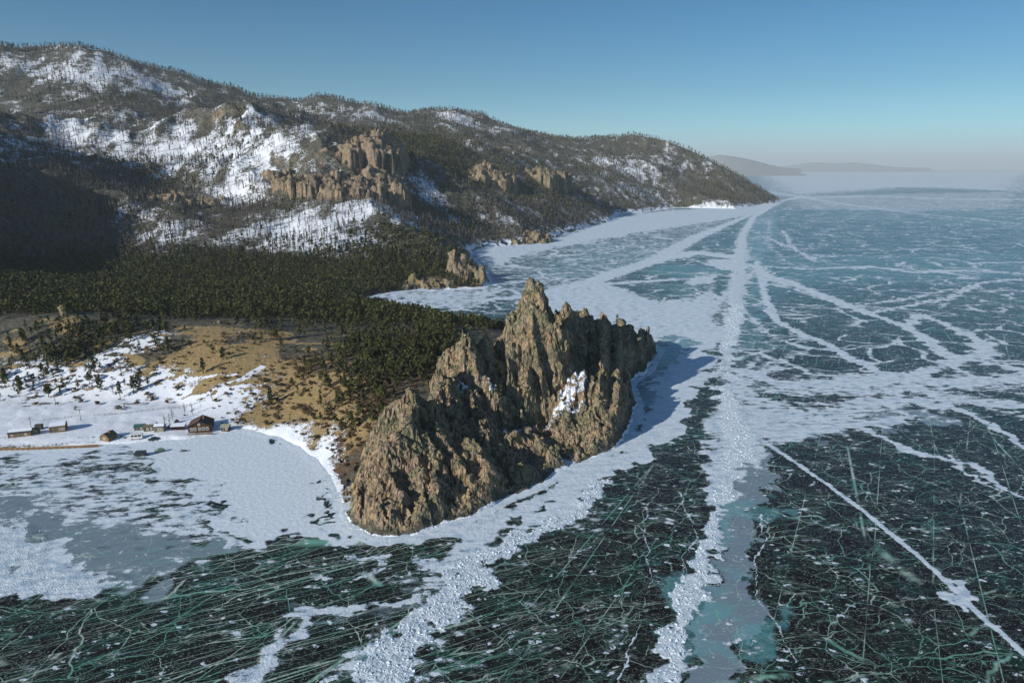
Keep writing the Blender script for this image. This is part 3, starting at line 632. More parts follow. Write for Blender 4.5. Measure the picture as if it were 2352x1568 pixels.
S = np.where(sd > -4, np.maximum(S, 1.0 * sst(-7, -1.5, sd + rag)), S)
Z = rub * (.08 + .42 * np.abs(fbm(X / 1.5, Y / 1.5, 140, 3)) + .25 * rag) * .62 * sst(5000, 1200, Y)
Z = np.maximum(Z, 0) + .15 * sst(-6, 0, sd)
flow = sst(1160, 1260, np.interp(RR, dist[::-1][::-1], np.interp(RR[:, 0], dist, dist))) if False else np.exp(-((X + 60) / 75) ** 4) * sst(235, 205, Y)
V = np.stack([X, Y, Z], -1).reshape(-1, 3)
k = sd < 14; kf = k[:-1, :-1] | k[1:, :-1] | k[:-1, 1:] | k[1:, 1:]
F = grid_faces(*X.shape, kf)
V, F, A = compact(V, F, dict(snow=S, pale=pale, teal=teal, rubble=rub, flow=flow))

def ice_material():
    m = NM('lake_ice'); p = m.pos()
    snow, pale, teal, rub, flow = (m.attr(k) for k in ('snow', 'pale', 'teal', 'rubble', 'flow'))
    warp = m.n('ShaderNodeVectorMath'); warp.operation = 'MULTIPLY_ADD'
    nz = m.n('ShaderNodeTexNoise'); m.put(nz.inputs['Vector'], p); nz.inputs['Scale'].default_value = .11; nz.inputs['Detail'].default_value = 4
    m.l(nz.outputs[1], warp.inputs[0]); warp.inputs[1].default_value = (7, 7, 0); m.l(p, warp.inputs[2]); pw = warp.outputs[0]
    warp2 = m.n('ShaderNodeVectorMath'); warp2.operation = 'MULTIPLY_ADD'
    nz2 = m.n('ShaderNodeTexNoise'); m.put(nz2.inputs['Vector'], p); nz2.inputs['Scale'].default_value = .02; nz2.inputs['Detail'].default_value = 6
    m.l(nz2.outputs[1], warp2.inputs[0]); warp2.inputs[1].default_value = (60, 60, 0); m.l(p, warp2.inputs[2]); pw2 = warp2.outputs[0]
    n_big = m.noise(p, .012, 4); n_mid = m.noise(p, .09, 5, .6); n_s = m.noise(p, .55, 5, .62); n_t = m.noise(p, 2.2, 4, .6)
    def lines(vec, sc, scale, rot, wid, mask=None):
        q = m.map(m.map(vec, (1, 1, 1), (0, 0, rot)), sc)
        e = m.vor(q, scale, 'DISTANCE_TO_EDGE')
        l = m.ramp(e, wid, 0.0)
        return l if mask is None else m.math('MULTIPLY', l, mask)
    gate1 = m.ramp(m.noise(m.map(p, loc=(90, 20, 0)), .05, 3), .42, .58); gate2 = m.ramp(m.noise(m.map(p, loc=(9, 220, 0)), .08, 3), .45, .6)
    nf = m.math('SUBTRACT', 1.0, flow)
    L = lines(pw, (1, 1, 0), .055, .2, .0085)
    L2 = lines(pw, (1, .28, 0), .10, R(75), .011, m.math('MULTIPLY', gate1, nf))
    L3 = lines(pw, (.25, 1, 0), .16, R(-8), .012, m.math('MULTIPLY', gate2, nf))
    L4 = lines(pw, (.16, 1, 0), .20, R(12), .013, m.math('MULTIPLY', nf, gate2))
    L5 = lines(pw, (1, 1, 0), .27, .7, .015, m.ramp(n_mid, .44, .54))
    L6 = lines(p, (.05, 1, 0), .30, R(-25), .022, flow); L7 = lines(pw, (.08, 1, 0), .13, R(-31), .014, flow)
    L8 = m.math('MULTIPLY', lines(p, (.05, 1, 0), .05, R(-62), .009), gate1)
    cr = m.math('MAXIMUM', m.math('MAXIMUM', m.math('MAXIMUM', L, L2), m.math('MAXIMUM', L3, m.math('MULTIPLY', L4, .7))), m.math('MAXIMUM', m.math('MULTIPLY', L5, .75), m.math('MAXIMUM', L6, m.math('MAXIMUM', L7, L8))))
    # hazier veins around the cracks
    vein = m.math('MAXIMUM', m.math('MULTIPLY', m.ramp(m.vor(m.map(pw, (1, 1, 0)), .065, 'DISTANCE_TO_EDGE'), .10, 0), .5), m.math('MULTIPLY', m.ramp(m.vor(m.map(m.map(p, (1, 1, 1), (0, 0, R(-25))), (.1, 1, 0)), .42, 'DISTANCE_TO_EDGE'), .22, 0), m.math('MULTIPLY', flow, .35)))
    # far web of drift lines
    fg = m.ramp(m.noise(m.map(p, loc=(500, 0, 0)), .012, 4), .38, .6)
    W1 = m.math('MULTIPLY', lines(pw2, (1, 1, 0), .011, 0, .035), fg)
    W2 = m.math('MULTIPLY', lines(pw2, (.5, 1, 0), .035, 0, .06), m.ramp(m.noise(m.map(p, loc=(0, 700, 0)), .02, 4), .38, .56))
    sep = m.n('ShaderNodeSeparateXYZ'); m.l(p, sep.inputs[0])
    farw = m.ramp(sep.outputs[1], 300, 420); web = m.math('MULTIPLY', m.math('MAXIMUM', W1, m.math('MULTIPLY', W2, .9)), farw)
    # snow patches
    st = m.noise(m.map(m.map(p, (1, 1, 1), (0, 0, R(-6))), (.45, 1, 1)), .33, 5, .62)
    blob = m.ramp(m.vor(m.map(pw, (.6, 1, 0)), .33, 'F1'), .26, .16)
    speck = m.math('MULTIPLY', m.ramp(m.vor(m.map(pw, (.55, 1, 0)), .95, 'F1'), .26, .17), m.ramp(n_mid, .47, .60, .12, 1.0))
    speck2 = m.math('MULTIPLY', m.ramp(m.vor(m.map(pw, (.5, 1, 0)), 2.6, 'F1'), .28, .18), m.ramp(n_mid, .56, .44))
    k = m.math('ADD', m.math('MULTIPLY', m.math('SUBTRACT', n_mid, .5), 1.0), m.math('MULTIPLY', m.math('SUBTRACT', st, .5), 1.7))
    k = m.math('ADD', k, m.math('MULTIPLY', m.math('SUBTRACT', n_t, .5), .5))
    k = m.math('MULTIPLY', k, m.ramp(snow, .75, 1.05, 1.0, .30))
    s0 = m.math('ADD', m.math('ADD', snow, k), m.math('MULTIPLY', web, .7))
    s0 = m.math('ADD', s0, m.math('MULTIPLY', blob, m.ramp(n_s, .44, .54, 0, .48)))
    sf = m.ramp(s0, .46, .60)
    thin = m.ramp(s0, .30, .56, 0, .24)
    dark = m.mix(m.ramp(n_s, .35, .65), (.006, .004, .004), (.013, .011, .010))
    dark = m.mix(m.math('MULTIPLY', m.ramp(n_mid, .50, .66), .7), dark, (.009, .034, .024))
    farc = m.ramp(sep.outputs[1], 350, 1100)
    dark = m.mix(m.math('MULTIPLY', farc, .7), dark, m.mix(m.ramp(n_mid, .4, .6), (.035, .12, .18), (.035, .135, .14)))  # sky reflection on distant ice painted into its colour as blue
    grn0 = m.mix(m.ramp(m.noise(m.map(p, loc=(3, 8, 0)), .06, 4), .45, .58), (.50, .56, .52), (.12, .38, .30))
    grn = m.mix(m.ramp(n_s, .4, .6), (.16, .32, .26), grn0)
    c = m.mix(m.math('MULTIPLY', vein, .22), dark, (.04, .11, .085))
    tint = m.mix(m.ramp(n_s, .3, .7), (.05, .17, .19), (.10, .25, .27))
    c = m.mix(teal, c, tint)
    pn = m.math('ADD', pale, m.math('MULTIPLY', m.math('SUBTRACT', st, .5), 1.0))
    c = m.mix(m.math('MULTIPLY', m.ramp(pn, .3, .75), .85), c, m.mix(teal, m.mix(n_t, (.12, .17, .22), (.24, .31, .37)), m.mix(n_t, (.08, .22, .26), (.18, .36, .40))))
    c = m.mix(m.math('MULTIPLY', cr, .95), c, grn)
    c = m.mix(m.math('MULTIPLY', speck, .85), c, (.28, .38, .34))
    c = m.mix(m.math('MULTIPLY', speck2, .7), c, (.26, .36, .32))
    c = m.mix(thin, c, (.36, .42, .47))
    sv = m.mix(m.math('MULTIPLY', m.ramp(st, .56, .40), m.ramp(snow, 1.12, .9)), (1, 1, 1), (.66, .74, .80))
    c = m.mix(sf, c, m.mix(1.0, sv, m.mix(m.ramp(n_s, .3, .7), (.50, .59, .67), (.60, .68, .74)), 'MULTIPLY'))
    h = m.math('ADD', m.math('MULTIPLY', m.math('MULTIPLY', n_s, sf), .35), m.math('MULTIPLY', m.math('MULTIPLY', n_t, rub), .6))
    bp = m.bump(h, .8, 1.0)
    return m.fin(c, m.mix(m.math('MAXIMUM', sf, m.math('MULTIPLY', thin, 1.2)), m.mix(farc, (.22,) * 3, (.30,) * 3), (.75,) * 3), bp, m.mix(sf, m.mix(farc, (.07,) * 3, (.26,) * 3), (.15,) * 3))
rs_ = np.random.RandomState(5); Rk = A['rubble'][:]; wv_ = np.where((Rk > .55) & (V[:, 1] < 620), V[:, 1] ** 2.2 * Rk, 0); wv_ /= wv_.sum()
ids = rs_.choice(len(V), 9000, p=wv_); n_ = len(ids)
c_ = V[ids] + rs_.randn(n_, 3) * [.25, .4, 0] - [0, 0, .07]; sz = (.14 + .42 * rs_.rand(n_) ** 3)[:, None] * np.c_[.8 + rs_.rand(n_), .8 + rs_.rand(n_), .22 + .3 * rs_.rand(n_)]
e1 = rs_.randn(n_, 3); e1 /= np.linalg.norm(e1, axis=1)[:, None]; e2 = np.cross(e1, rs_.randn(n_, 3)); e2 /= np.linalg.norm(e2, axis=1)[:, None]; e3 = np.cross(e1, e2)
corner = np.array([(a, b, c) for c in (-.5, .5) for a, b in ((-.5, -.5), (.5, -.5), (.5, .5), (-.5, .5))])
bv = c_[:, None] + sum(corner[None, :, i, None] * (e * sz[:, i:i + 1])[:, None] for i, e in enumerate((e1, e2, e3)))
bf = np.array([(0, 3, 2, 1), (4, 5, 6, 7), (0, 1, 5, 4), (1, 2, 6, 5), (2, 3, 7, 6), (3, 0, 4, 7)])
m_ = NM('ice_blocks'); nn = m_.noise(m_.pos(), .8, 3)
tag(mesh_from('ice_rubble', bv.reshape(-1, 3), (bf[None] + (np.arange(n_) * 8)[:, None, None]).reshape(-1, 4), m_.fin(m_.mix(m_.ramp(nn, .35, .65), (.47, .57, .64), (.60, .68, .74)), .9, None, .05), smooth=False), kind='stuff')
M_ICE = ice_material()
o = mesh_from('lake_ice', V, F, M_ICE, attrs=A); tag(o, kind='structure')
print('ice', time.time() - T0)

# ------------------------------------------------------------------ trees
RNG = np.random.RandomState(11)
def leaf_mat(name, a, b, bark):
    m = NM(name); t = m.attr('tone'); n = m.noise(m.pos(), .9, 2)
    c = m.mix(m.math('ADD', m.math('MULTIPLY', t, .7), m.math('MULTIPLY', n, .3)), a, b)
    c = m.mix(m.attr('bark'), c, bark)
    return m.fin(c, .9, None, .1)
M_PINE = leaf_mat('pine_needles', (.024, .034, .013), (.095, .10, .036), (.10, .07, .045))
M_LARCH = leaf_mat('bare_larch', (.06, .056, .05), (.18, .168, .145), (.08, .07, .06))
M_BARK = plain('bark', (.10, .07, .045), .9, .3, 3)
M_TWIG = plain('twigs', (.10, .08, .06), .9, .3, 3)
def cone_strip(p0, p1, r0, r1, k=5):
    p0, p1 = np.array(p0, float), np.array(p1, float); d = p1 - p0; d /= np.linalg.norm(d)
    a = np.cross(d, [0.3, 1, 0.1]); a /= np.linalg.norm(a); b = np.cross(d, a)
    an = np.arange(k) * 2 * np.pi / k; c = np.cos(an)[:, None] * a + np.sin(an)[:, None] * b
    v = np.r_[p0 + c * r0, p1 + c * r1]; i = np.arange(k); j = (i + 1) % k
    f = np.r_[np.c_[i, j, j + k], np.c_[i, j + k, i + k]]
    return v, f
class Tri:
    def __init__(s): s.v, s.f, s.b, s.n = [], [], [], 0
    def add(s, v, f, bark=0.0):
        s.v.append(v); s.f.append(np.asarray(f) + s.n); s.b.append(np.full(len(v), bark)); s.n += len(v)
    def get(s): return np.concatenate(s.v), np.concatenate(s.f), np.concatenate(s.b)
def leaves(n, rs, size, shape, h0, flat=.55):
    """n leaf-clump triangles through a crown; shape(t) gives the radius at relative height t"""
    t = rs.rand(n) ** .9; an = rs.rand(n) * 6.283; lobe = .75 + .35 * np.sin(an * 3 + t * 9 + rs.rand() * 6)
    r = shape(t) * lobe * np.sqrt(rs.rand(n)) ** .7
    c = np.c_[np.cos(an) * r, np.sin(an) * r, h0 + t * (1 - h0)]
    d1 = rs.randn(n, 3); d1[:, 2] *= flat; d2 = rs.randn(n, 3); d2[:, 2] *= flat
    d1 /= np.linalg.norm(d1, axis=1)[:, None]; d2 -= (d1 * d2).sum(1)[:, None] * d1; d2 /= np.linalg.norm(d2, axis=1)[:, None]
    s = size * (.6 + .8 * rs.rand(n))[:, None]
    v = np.stack([c - d1 * s * .5 - d2 * s * .3, c + d1 * s * .5 - d2 * s * .3, c + d2 * s * .6], 1).reshape(-1, 3)
    return v, np.arange(n * 3).reshape(-1, 3)
def pine_proto(seed, n, size, trunkk=4, kind=0):
    rs = np.random.RandomState(seed); tr, cr = Tri(), Tri()
    lean = rs.randn(2) * .02
    h0 = .14 + .16 * rs.rand() + .12 * kind
    v, f = cone_strip((0, 0, -.06), (lean[0], lean[1], .93), .022, .006, trunkk); tr.add(v, f, 1)
    w = .19 + .07 * rs.rand()
    if kind: shape = lambda t: w * 1.15 * np.sqrt(np.clip(1 - (2 * t - .8) ** 2 / 1.45, .02, 1))
    else: shape = lambda t: w * (1.08 - t) ** .8
    if n > 60:
        for q in range(5):
            a = rs.rand() * 6.28; z = h0 + .1 + q * .12; r = shape(np.array([z]))[0] * .8
            v, f = cone_strip((lean[0] * z, lean[1] * z, z), (math.cos(a) * r, math.sin(a) * r, z + .05), .009, .003, 3); tr.add(v, f, 1)
    v, f = leaves(n, rs, size, shape, h0); cr.add(v, f, 0)
    return tr, cr
def larch_proto(seed, n, tw=.012):
    rs = np.random.RandomState(seed); tr = Tri()
    v, f = cone_strip((0, 0, -.06), (rs.randn() * .03, rs.randn() * .03, 1), .012 + tw * .5, .004 + tw * .25, 3); tr.add(v, f, 1)
    for i in range(n):
        z = .2 + .72 * rs.rand(); a = rs.rand() * 6.28; r = (.07 + .17 * (1 - z)) * (.6 + .7 * rs.rand())
        e = np.array([math.cos(a) * r, math.sin(a) * r, z + r * (.2 + .5 * rs.rand())]); w = np.array([-math.sin(a), math.cos(a), .4]) * tw
        tr.add(np.array([[0, 0, z - tw], [0, 0, z + tw], e, e + w]), [[0, 1, 2], [1, 3, 2]], 0)
    return tr
def merge_trees(name, protos, x, y, z, hgt, wid, mat, seed=0):
    rs = np.random.RandomState(seed); n = len(x); ang = rs.rand(n) * 6.283; tone = rs.rand(n); which = rs.randint(0, len(protos), n)
    VV, FF, AT, AB, off = [], [], [], [], 0
    for k, (pv, pf, pb) in enumerate(protos):
        s = np.where(which == k)[0]
        if not len(s): continue
        c, sn = np.cos(ang[s])[:, None], np.sin(ang[s])[:, None]
        vx = (pv[None, :, 0] * c - pv[None, :, 1] * sn) * (wid[s] * hgt[s])[:, None] + x[s][:, None]
        vy = (pv[None, :, 0] * sn + pv[None, :, 1] * c) * (wid[s] * hgt[s])[:, None] + y[s][:, None]
        vz = pv[None, :, 2] * hgt[s][:, None] + z[s][:, None]
        VV.append(np.stack([vx, vy, vz], -1).reshape(-1, 3))
        FF.append((pf[None] + (np.arange(len(s)) * len(pv))[:, None, None] + off).reshape(-1, 3)); off += len(s) * len(pv)
        AT.append(np.repeat(tone[s], len(pv))); AB.append(np.tile(pb, len(s)))
    return mesh_from(name, np.concatenate(VV), np.concatenate(FF), mat, smooth=False, attrs=dict(tone=np.concatenate(AT), bark=np.concatenate(AB)))
def jgrid(x0, x1, y0, y1, s, seed):
    rs = np.random.RandomState(seed); a, b = np.meshgrid(np.arange(x0, x1, s), np.arange(y0, y1, s))
    a = a + rs.rand(*a.shape) * s; b = b + rs.rand(*b.shape) * s
    a, b = a.ravel(), b.ravel(); k = np.abs(a) < b * .80 + 20
    return a[k], b[k], rs
def ground(x, y):
    h, rock, sd = height(x, y); z = crag(x, y, h, rock)
    return np.where(rock > .02, z, h), rock, sd
# tree density patches: pixel u, v, radius px, radius along the view in m, amount
PINE_D = [(865, 860, 62, 50, 1.3), (820, 800, 80, 50, 1.2), (880, 920, 30, 16, .6), (150, 790, 130, 30, .9), (230, 760, 80, 22, .8), (120, 830, 70, 16, .5), (130, 905, 24, 6, 1.3), (265, 895, 26, 6, 1.2), (300, 905, 14, 4, 1.2), (190, 800, 70, 16, .7), (390, 810, 30, 6, .6), (90, 860, 40, 8, .5), (345, 860, 25, 7, .6), (20, 910, 30, 8, .8), (330, 760, 60, 16, .7),
    (560, 745, 60, 10, .6), (420, 735, 60, 8, .6), (660, 760, 60, 14, .6), (960, 780, 60, 36, 1.3), (1000, 820, 50, 34, 1.3), (1030, 760, 40, 40, 1.2), (930, 850, 40, 20, .8), (620, 790, 30, 10, .3), (760, 860, 40, 18, .3), (520, 830, 90, 20, .06), (790, 930, 40, 12, .25), (1000, 850, 30, 16, .3), (250, 850, 100, 20, .12)]
BARE_D = [(660, 900, 110, 26, .35), (740, 950, 70, 16, .35), (600, 860, 80, 26, .2), (840, 940, 50, 16, .3), (200, 900, 160, 20, .05), (400, 975, 30, 4, .6), (480, 940, 60, 12, .15)]
# villages and paths stay clear
NEAR = {}
x, y, rs = jgrid(-420, 75, 282, 470, 3.3, 3)
z, rock, sd = ground(x, y)
dp, db = patch_field(PINE_D, x, y), patch_field(BARE_D, x, y)
basin = sst(438, 462, y + fbm(x / 30, y / 30, 301, 3) * 14) * (x < 20)
dp = np.maximum(dp, basin) * (.6 + .6 * sst(-.3, .5, fbm(x / 14, y / 14, 300, 3)))
ok = (sd > 7) & (rock < .55)
r = rs.rand(len(x)); kp = ok & (r < dp * .55); kb = ok & ~kp & (r < dp * .55 + db * .35)
# few pines on the cape's rocks
kr = (sd > 6) & (rock > .4) & (rs.rand(len(x)) < .012) & (z < 40); kp |= kr
near_p = np.c_[x, y, z, 4.2 + 5.0 * rs.rand(len(x)) ** 1.3][kp]; near_b = np.c_[x, y, z, 4.0 + 3.5 * rs.rand(len(x))][kb]
# basin forest
x, y, rs = jgrid(-640, 60, 470, 830, 3.3, 4)
z, rock, sd = ground(x, y)
bz = sst(835, 770, y + fbm(x / 60, y / 60, 302, 3) * 40)
k = (sd > 5) & (rock < .35) & (rs.rand(len(x)) < .85 * bz + .1)
mid = np.c_[x, y, z, 4.2 + 5.5 * rs.rand(len(x)) ** 1.4][k]
# hillsides
x, y, rs = jgrid(-1100, 700, 800, 1750, 5.4, 5)
z, rock, sd = ground(x, y)
e = 6.0; slx = (height(x + e, y)[0] - height(x - e, y)[0]) / (2 * e); sly = (height(x, y + e)[0] - height(x, y - e)[0]) / (2 * e)
lit = slx * -.77 + sly * -.64                       # >0: ground rising away from the sun's side
pat = fbm(x / 90, y / 90, 310, 4); pat2 = fbm(x / 160, y / 160, 311, 3)
PG = [(120, 520, 200, 140, .25), (930, 330, 110, 200, .7), (1020, 360, 100, 200, .7), (1200, 430, 130, 200, .5), (700, 450, 60, 60, .3), (540, 300, 40, 60, .4), (880, 560, 80, 60, .7), (950, 600, 110, 80, .9), (500, 370, 70, 60, .3), (340, 390, 100, 60, .3), (1060, 520, 60, 90, .35), (1010, 590, 60, 60, .6), (240, 400, 80, 60, .2), (560, 590, 100, 50, .5), (780, 600, 80, 50, .8)]
pg = patch_field(PG, x, y)
dk = patch_field([(120, 560, 260, 160, .9), (60, 420, 140, 120, .7), (1000, 500, 50, 120, .35), (1150, 520, 60, 120, .5), (1300, 490, 60, 120, .5), (760, 505, 80, 24, .4), (560, 480, 60, 60, .3)], x, y)
pp = np.clip(-.02 + .14 * pat + pg, .004, .9); pl = np.clip(.50 + .5 * pat2 + .5 * dk, .12, .95)
r = rs.rand(len(x)); ok = (sd > 8) & ((rock < .5) | (rs.rand(len(x)) < .25))
kp = ok & (r < pp * .62); kl = ok & ~kp & (r < pp * .62 + pl * .8)
hill_p = np.c_[x, y, z, 7 + 5 * rs.rand(len(x))][kp]; hill_l = np.c_[x, y, z, 7 + 5 * rs.rand(len(x))][kl]
x, y, rs = jgrid(-1900, 950, 1750, 3150, 9.5, 6)
z, rock, sd = ground(x, y); pat = fbm(x / 130, y / 130, 320, 4); r = rs.rand(len(x)); ok = (sd > 8) & (rock < .6)
kp = ok & (r < .16 + .25 * pat); kl = ok & ~kp & (r < .72 + .3 * pat)
far_p = np.c_[x, y, z, 9 + 6 * rs.rand(len(x))][kp]; far_l = np.c_[x, y, z, 9 + 6 * rs.rand(len(x))][kl]

def both(p): tr, cr = p; t = Tri(); a = tr.get(); b = cr.get(); t.add(a[0], a[1], 1.0); t.add(b[0], b[1], 0.0); return t.get()
P_MID = [both(pine_proto(100 + i, 34, .17, 3)) for i in range(7)]
P_FAR = [both(pine_proto(200 + i, 12, .27, 3)) for i in range(6)]
L_MID = [larch_proto(300 + i, 9, .05).get() for i in range(6)]; L_FAR = [larch_proto(400 + i, 6, .07).get() for i in range(5)]
def forest(name, A, protos, mat, seed, wid=1.0):
    n = len(A); w_ = wid * (.85 + .4 * np.random.RandomState(seed).rand(n))
    return merge_trees(name, protos, A[:, 0], A[:, 1], A[:, 2], A[:, 3], w_, mat, seed)
x, y, rs = jgrid(-330, 40, 235, 460, 2.2, 8)
z, rock, sd = ground(x, y)
den = patch_field([(640, 900, 120, 30, .5), (760, 940, 90, 26, .8), (860, 930, 60, 26, .9), (800, 1030, 60, 26, .6), (960, 820, 60, 40, .7), (430, 850, 120, 24, .22), (300, 830, 110, 24, .3), (180, 860, 110, 24, .25), (560, 770, 60, 12, .5), (408, 978, 22, 4, .9), (530, 965, 30, 5, .5), (700, 850, 60, 20, .5), (240, 920, 120, 14, .08)], x, y)
k = (sd > 4) & (rock < .8) & (rs.rand(len(x)) < den * (.4 + .6 * sst(-.2, .5, fbm(x / 6, y / 6, 303, 3))))
shrub = np.c_[x, y, z - .15, .9 + 1.3 * rs.rand(len(x)) ** 2][k]
print('trees', len(near_p), len(near_b), len(mid), len(hill_p), len(hill_l), len(far_p), len(far_l), time.time() - T0)

# the trees that show largest are things of their own, with trunk and crown
def proj(P):
    dx, dy, dz = P[:, 0], P[:, 1], P[:, 2] - CAM_H; t = CP * dy - SP * dz
    return 1176 + FPX * dx / t, 784 - FPX * (SP * dy + CP * dz) / t, t
allp = np.r_[np.c_[near_p, np.zeros(len(near_p))], np.c_[near_b, np.ones(len(near_b))]]
U, Vv, T_ = proj(allp)
size = allp[:, 3] / T_; size[(U < -20) | (U > 2370)] = 0
order = np.argsort(-size)
pick_p = [i for i in order if allp[i, 4] == 0][:290]; pick_b = [i for i in order if allp[i, 4] == 1][:120]
rest = np.setdiff1d(np.where(allp[:, 4] == 0)[0], pick_p); restb = np.setdiff1d(np.where(allp[:, 4] == 1)[0], pick_b)
pines = np.r_[allp[rest, :4], mid]
tag(forest('pine_forest', pines, P_MID, M_PINE, 1, 1.15), kind='stuff')
tag(forest('hillside_pines', np.r_[hill_p, far_p], P_FAR, M_PINE, 2, 1.1), kind='stuff')
tag(forest('bare_larch_forest', np.r_[allp[restb, :4], hill_l, far_l], L_MID, M_LARCH, 3, 1.1), kind='stuff')

M_SHRUB = leaf_mat('shrub_twigs', (.05, .04, .022), (.15, .10, .05), (.09, .06, .04))
tag(forest('shrubs', shrub, [both(pine_proto(700 + i, 22, .3, 3, 1)) for i in range(5)], M_SHRUB, 6, 2.4), kind='stuff')
def tree_thing(kind, seed):
    root = bpy.data.objects.new('pine_tree' if kind == 0 else 'bare_tree', None); C.objects.link(root); root.empty_display_size = .3
    if kind == 0:
        tr, cr = pine_proto(seed, 120, .125, 6, seed % 2); v, f, b = tr.get(); mesh_from('trunk', v, f, M_BARK, root, False)
        v, f, b = cr.get(); rs = np.random.RandomState(seed); tone = np.repeat(rs.rand(len(v) // 3), 3) * .6 + rs.rand() * .4
        mesh_from('crown', v, f, M_PINE, root, False, dict(tone=tone, bark=b))
    else:
        v, f = cone_strip((0, 0, -.06), (.02, .01, .95), .02, .004, 5); mesh_from('trunk', v, f, M_BARK, root, False)
        v, f, b = larch_proto(seed, 34).get(); mesh_from('crown', v[6:], f[6:] - 6, M_TWIG, root, False)
    return root
def copy_thing(root):
    c = root.copy(); C.objects.link(c)
    for ch in root.children:
        d = ch.copy(); C.objects.link(d); d.parent = c
    return c
PP = [tree_thing(0, 500 + i) for i in range(8)]; BP = [tree_thing(1, 600 + i) for i in range(5)]
used = set()
ZP = [  # u0, u1, v0, v1, label
    (-60, 60, 600, 1100, 'dark green pine at the left edge of the snowy slope'),
    (60, 300, 600, 800, 'dark green pine in the grove round the brown outcrop at far left'),
    (60, 330, 800, 1100, 'small dark pine standing alone on the snow above the village huts'),
    (300, 640, 600, 800, 'small pine along the top edge of the sandy slope'),
    (330, 600, 800, 1100, 'small pine dotted over the tan grassy slope behind the log house'),
    (600, 780, 800, 1100, 'pine on the brown slope between the log house and the dense pines'),
    (640, 800, 600, 800, 'dark pine at the upper left of the forest beside the sandy slope'),
    (780, 1010, 600, 830, 'dark green pine in the dense forest left of the rock tower'),
    (780, 960, 830, 1100, 'dark green pine in the lower wood left of the cape ridge'),
    (960, 1600, 600, 1300, 'small pine rooted among the rocks of the cape'),
]
ZB = [(-60, 330, 600, 1100, 'thin leafless tree on the snowy slope above the huts at left'), (330, 560, 600, 1100, 'thin leafless tree beside the log houses'),
    (560, 700, 600, 1100, 'leafless tree on the tan slope right of the log house'), (700, 1600, 600, 1300, 'leafless tree on the rusty slope below the dense pines')]
ORD = ['leftmost'] + [w_ + ' from the left' for w_ in 'second third fourth fifth sixth seventh eighth ninth tenth eleventh twelfth thirteenth fourteenth'.split()]
COLS = [(60, 'behind the long log barn'), (110, 'behind the tiny dark shed'), (160, 'behind the square tan cabin'), (215, 'between the tan cabin and the gabled hut'), (280, 'behind the gabled hut'), (330, 'behind the white minibus'),
    (390, 'behind the cream cabin'), (440, 'behind the open lean to'), (490, 'behind the large log house'), (560, 'above the small brown hut'), (610, 'just right of the brown hut'), (660, 'above the smooth bay shore'), (710, 'above the orange lichen cliff'), (760, 'beside the dense pines'), (9999, 'at the foot of the dense pines')]
def label_of(kind, u, v):
    Z_ = ZP if kind == 0 else ZB
    lab = next((l for a, b, c, d, l in Z_ if a <= u < b and c <= v < d), Z_[0][4] if u < 60 else Z_[-1][4])
    sparse = kind == 1 or ('dense' not in lab and 'lower wood' not in lab and 'grove' not in lab) or 'brown slope' in lab
    if not sparse: return lab, None
    w_ = next(t for q, t in COLS if u < q)
    if 'cape' in lab:
        w_ = 'on the left flank of the cape' if u < 1040 else 'on the dark back ridge of the cape' if v < 800 else 'below the tall rock tower of the cape' if u < 1240 else 'on the right shoulder of the cape'
        return None, ('pine ' + w_,)
    if kind == 1: return None, ('thin leafless tree ' + w_,)
    up_ = 'high up, ' if v < 800 else 'mid slope, ' if v < 880 else 'low down, '
    return None, ('pine ' + up_ + w_,)
allab, grp = {}, {}
for kind, picks in ((0, pick_p), (1, pick_b)):
    for i in picks:
        lab, key = label_of(kind, U[i], Vv[i])
        if lab: allab[i] = (lab, lab.replace('pine ', 'pines ', 1))
        else: grp.setdefault(key[0], []).append(i)
for key, idx in grp.items():
    idx.sort(key=lambda i: U[i]); g = key.replace('pine ', 'pines ', 1).replace('tree ', 'trees ', 1)
    for n_, i in enumerate(idx):
        if len(idx) == 1: l = ('lone ' + key)
        elif n_ == len(idx) - 1: l = 'rightmost ' + key
        elif n_ < len(ORD): l = ORD[n_].split(' ')[0] + ' ' + key + (' from the left' if n_ else '')
        else: l = 'one of the ' + key.replace('pine ', 'pines ', 1).replace('tree ', 'trees ', 1) + ', toward the right'
        allab[i] = (l, g)
for kind, picks, protos, Z_ in ((0, pick_p, PP, ZP), (1, pick_b, BP, ZB)):
    for j, i in enumerate(picks):
        q = j % len(protos)
        o = protos[q] if (kind, q) not in used else copy_thing(protos[q]); used.add((kind, q))
        xx, yy, zz, hh, _ = allp[i]
        o.location = (xx, yy, zz - .1); o.rotation_euler.z = RNG.rand() * 6.28; wv = hh * (1.0 + .35 * RNG.rand()); o.scale = (wv, wv, hh)
        tag(o, allab[i][0], 'pine tree' if kind == 0 else 'bare tree', allab[i][1])
print('tree things', time.time() - T0)

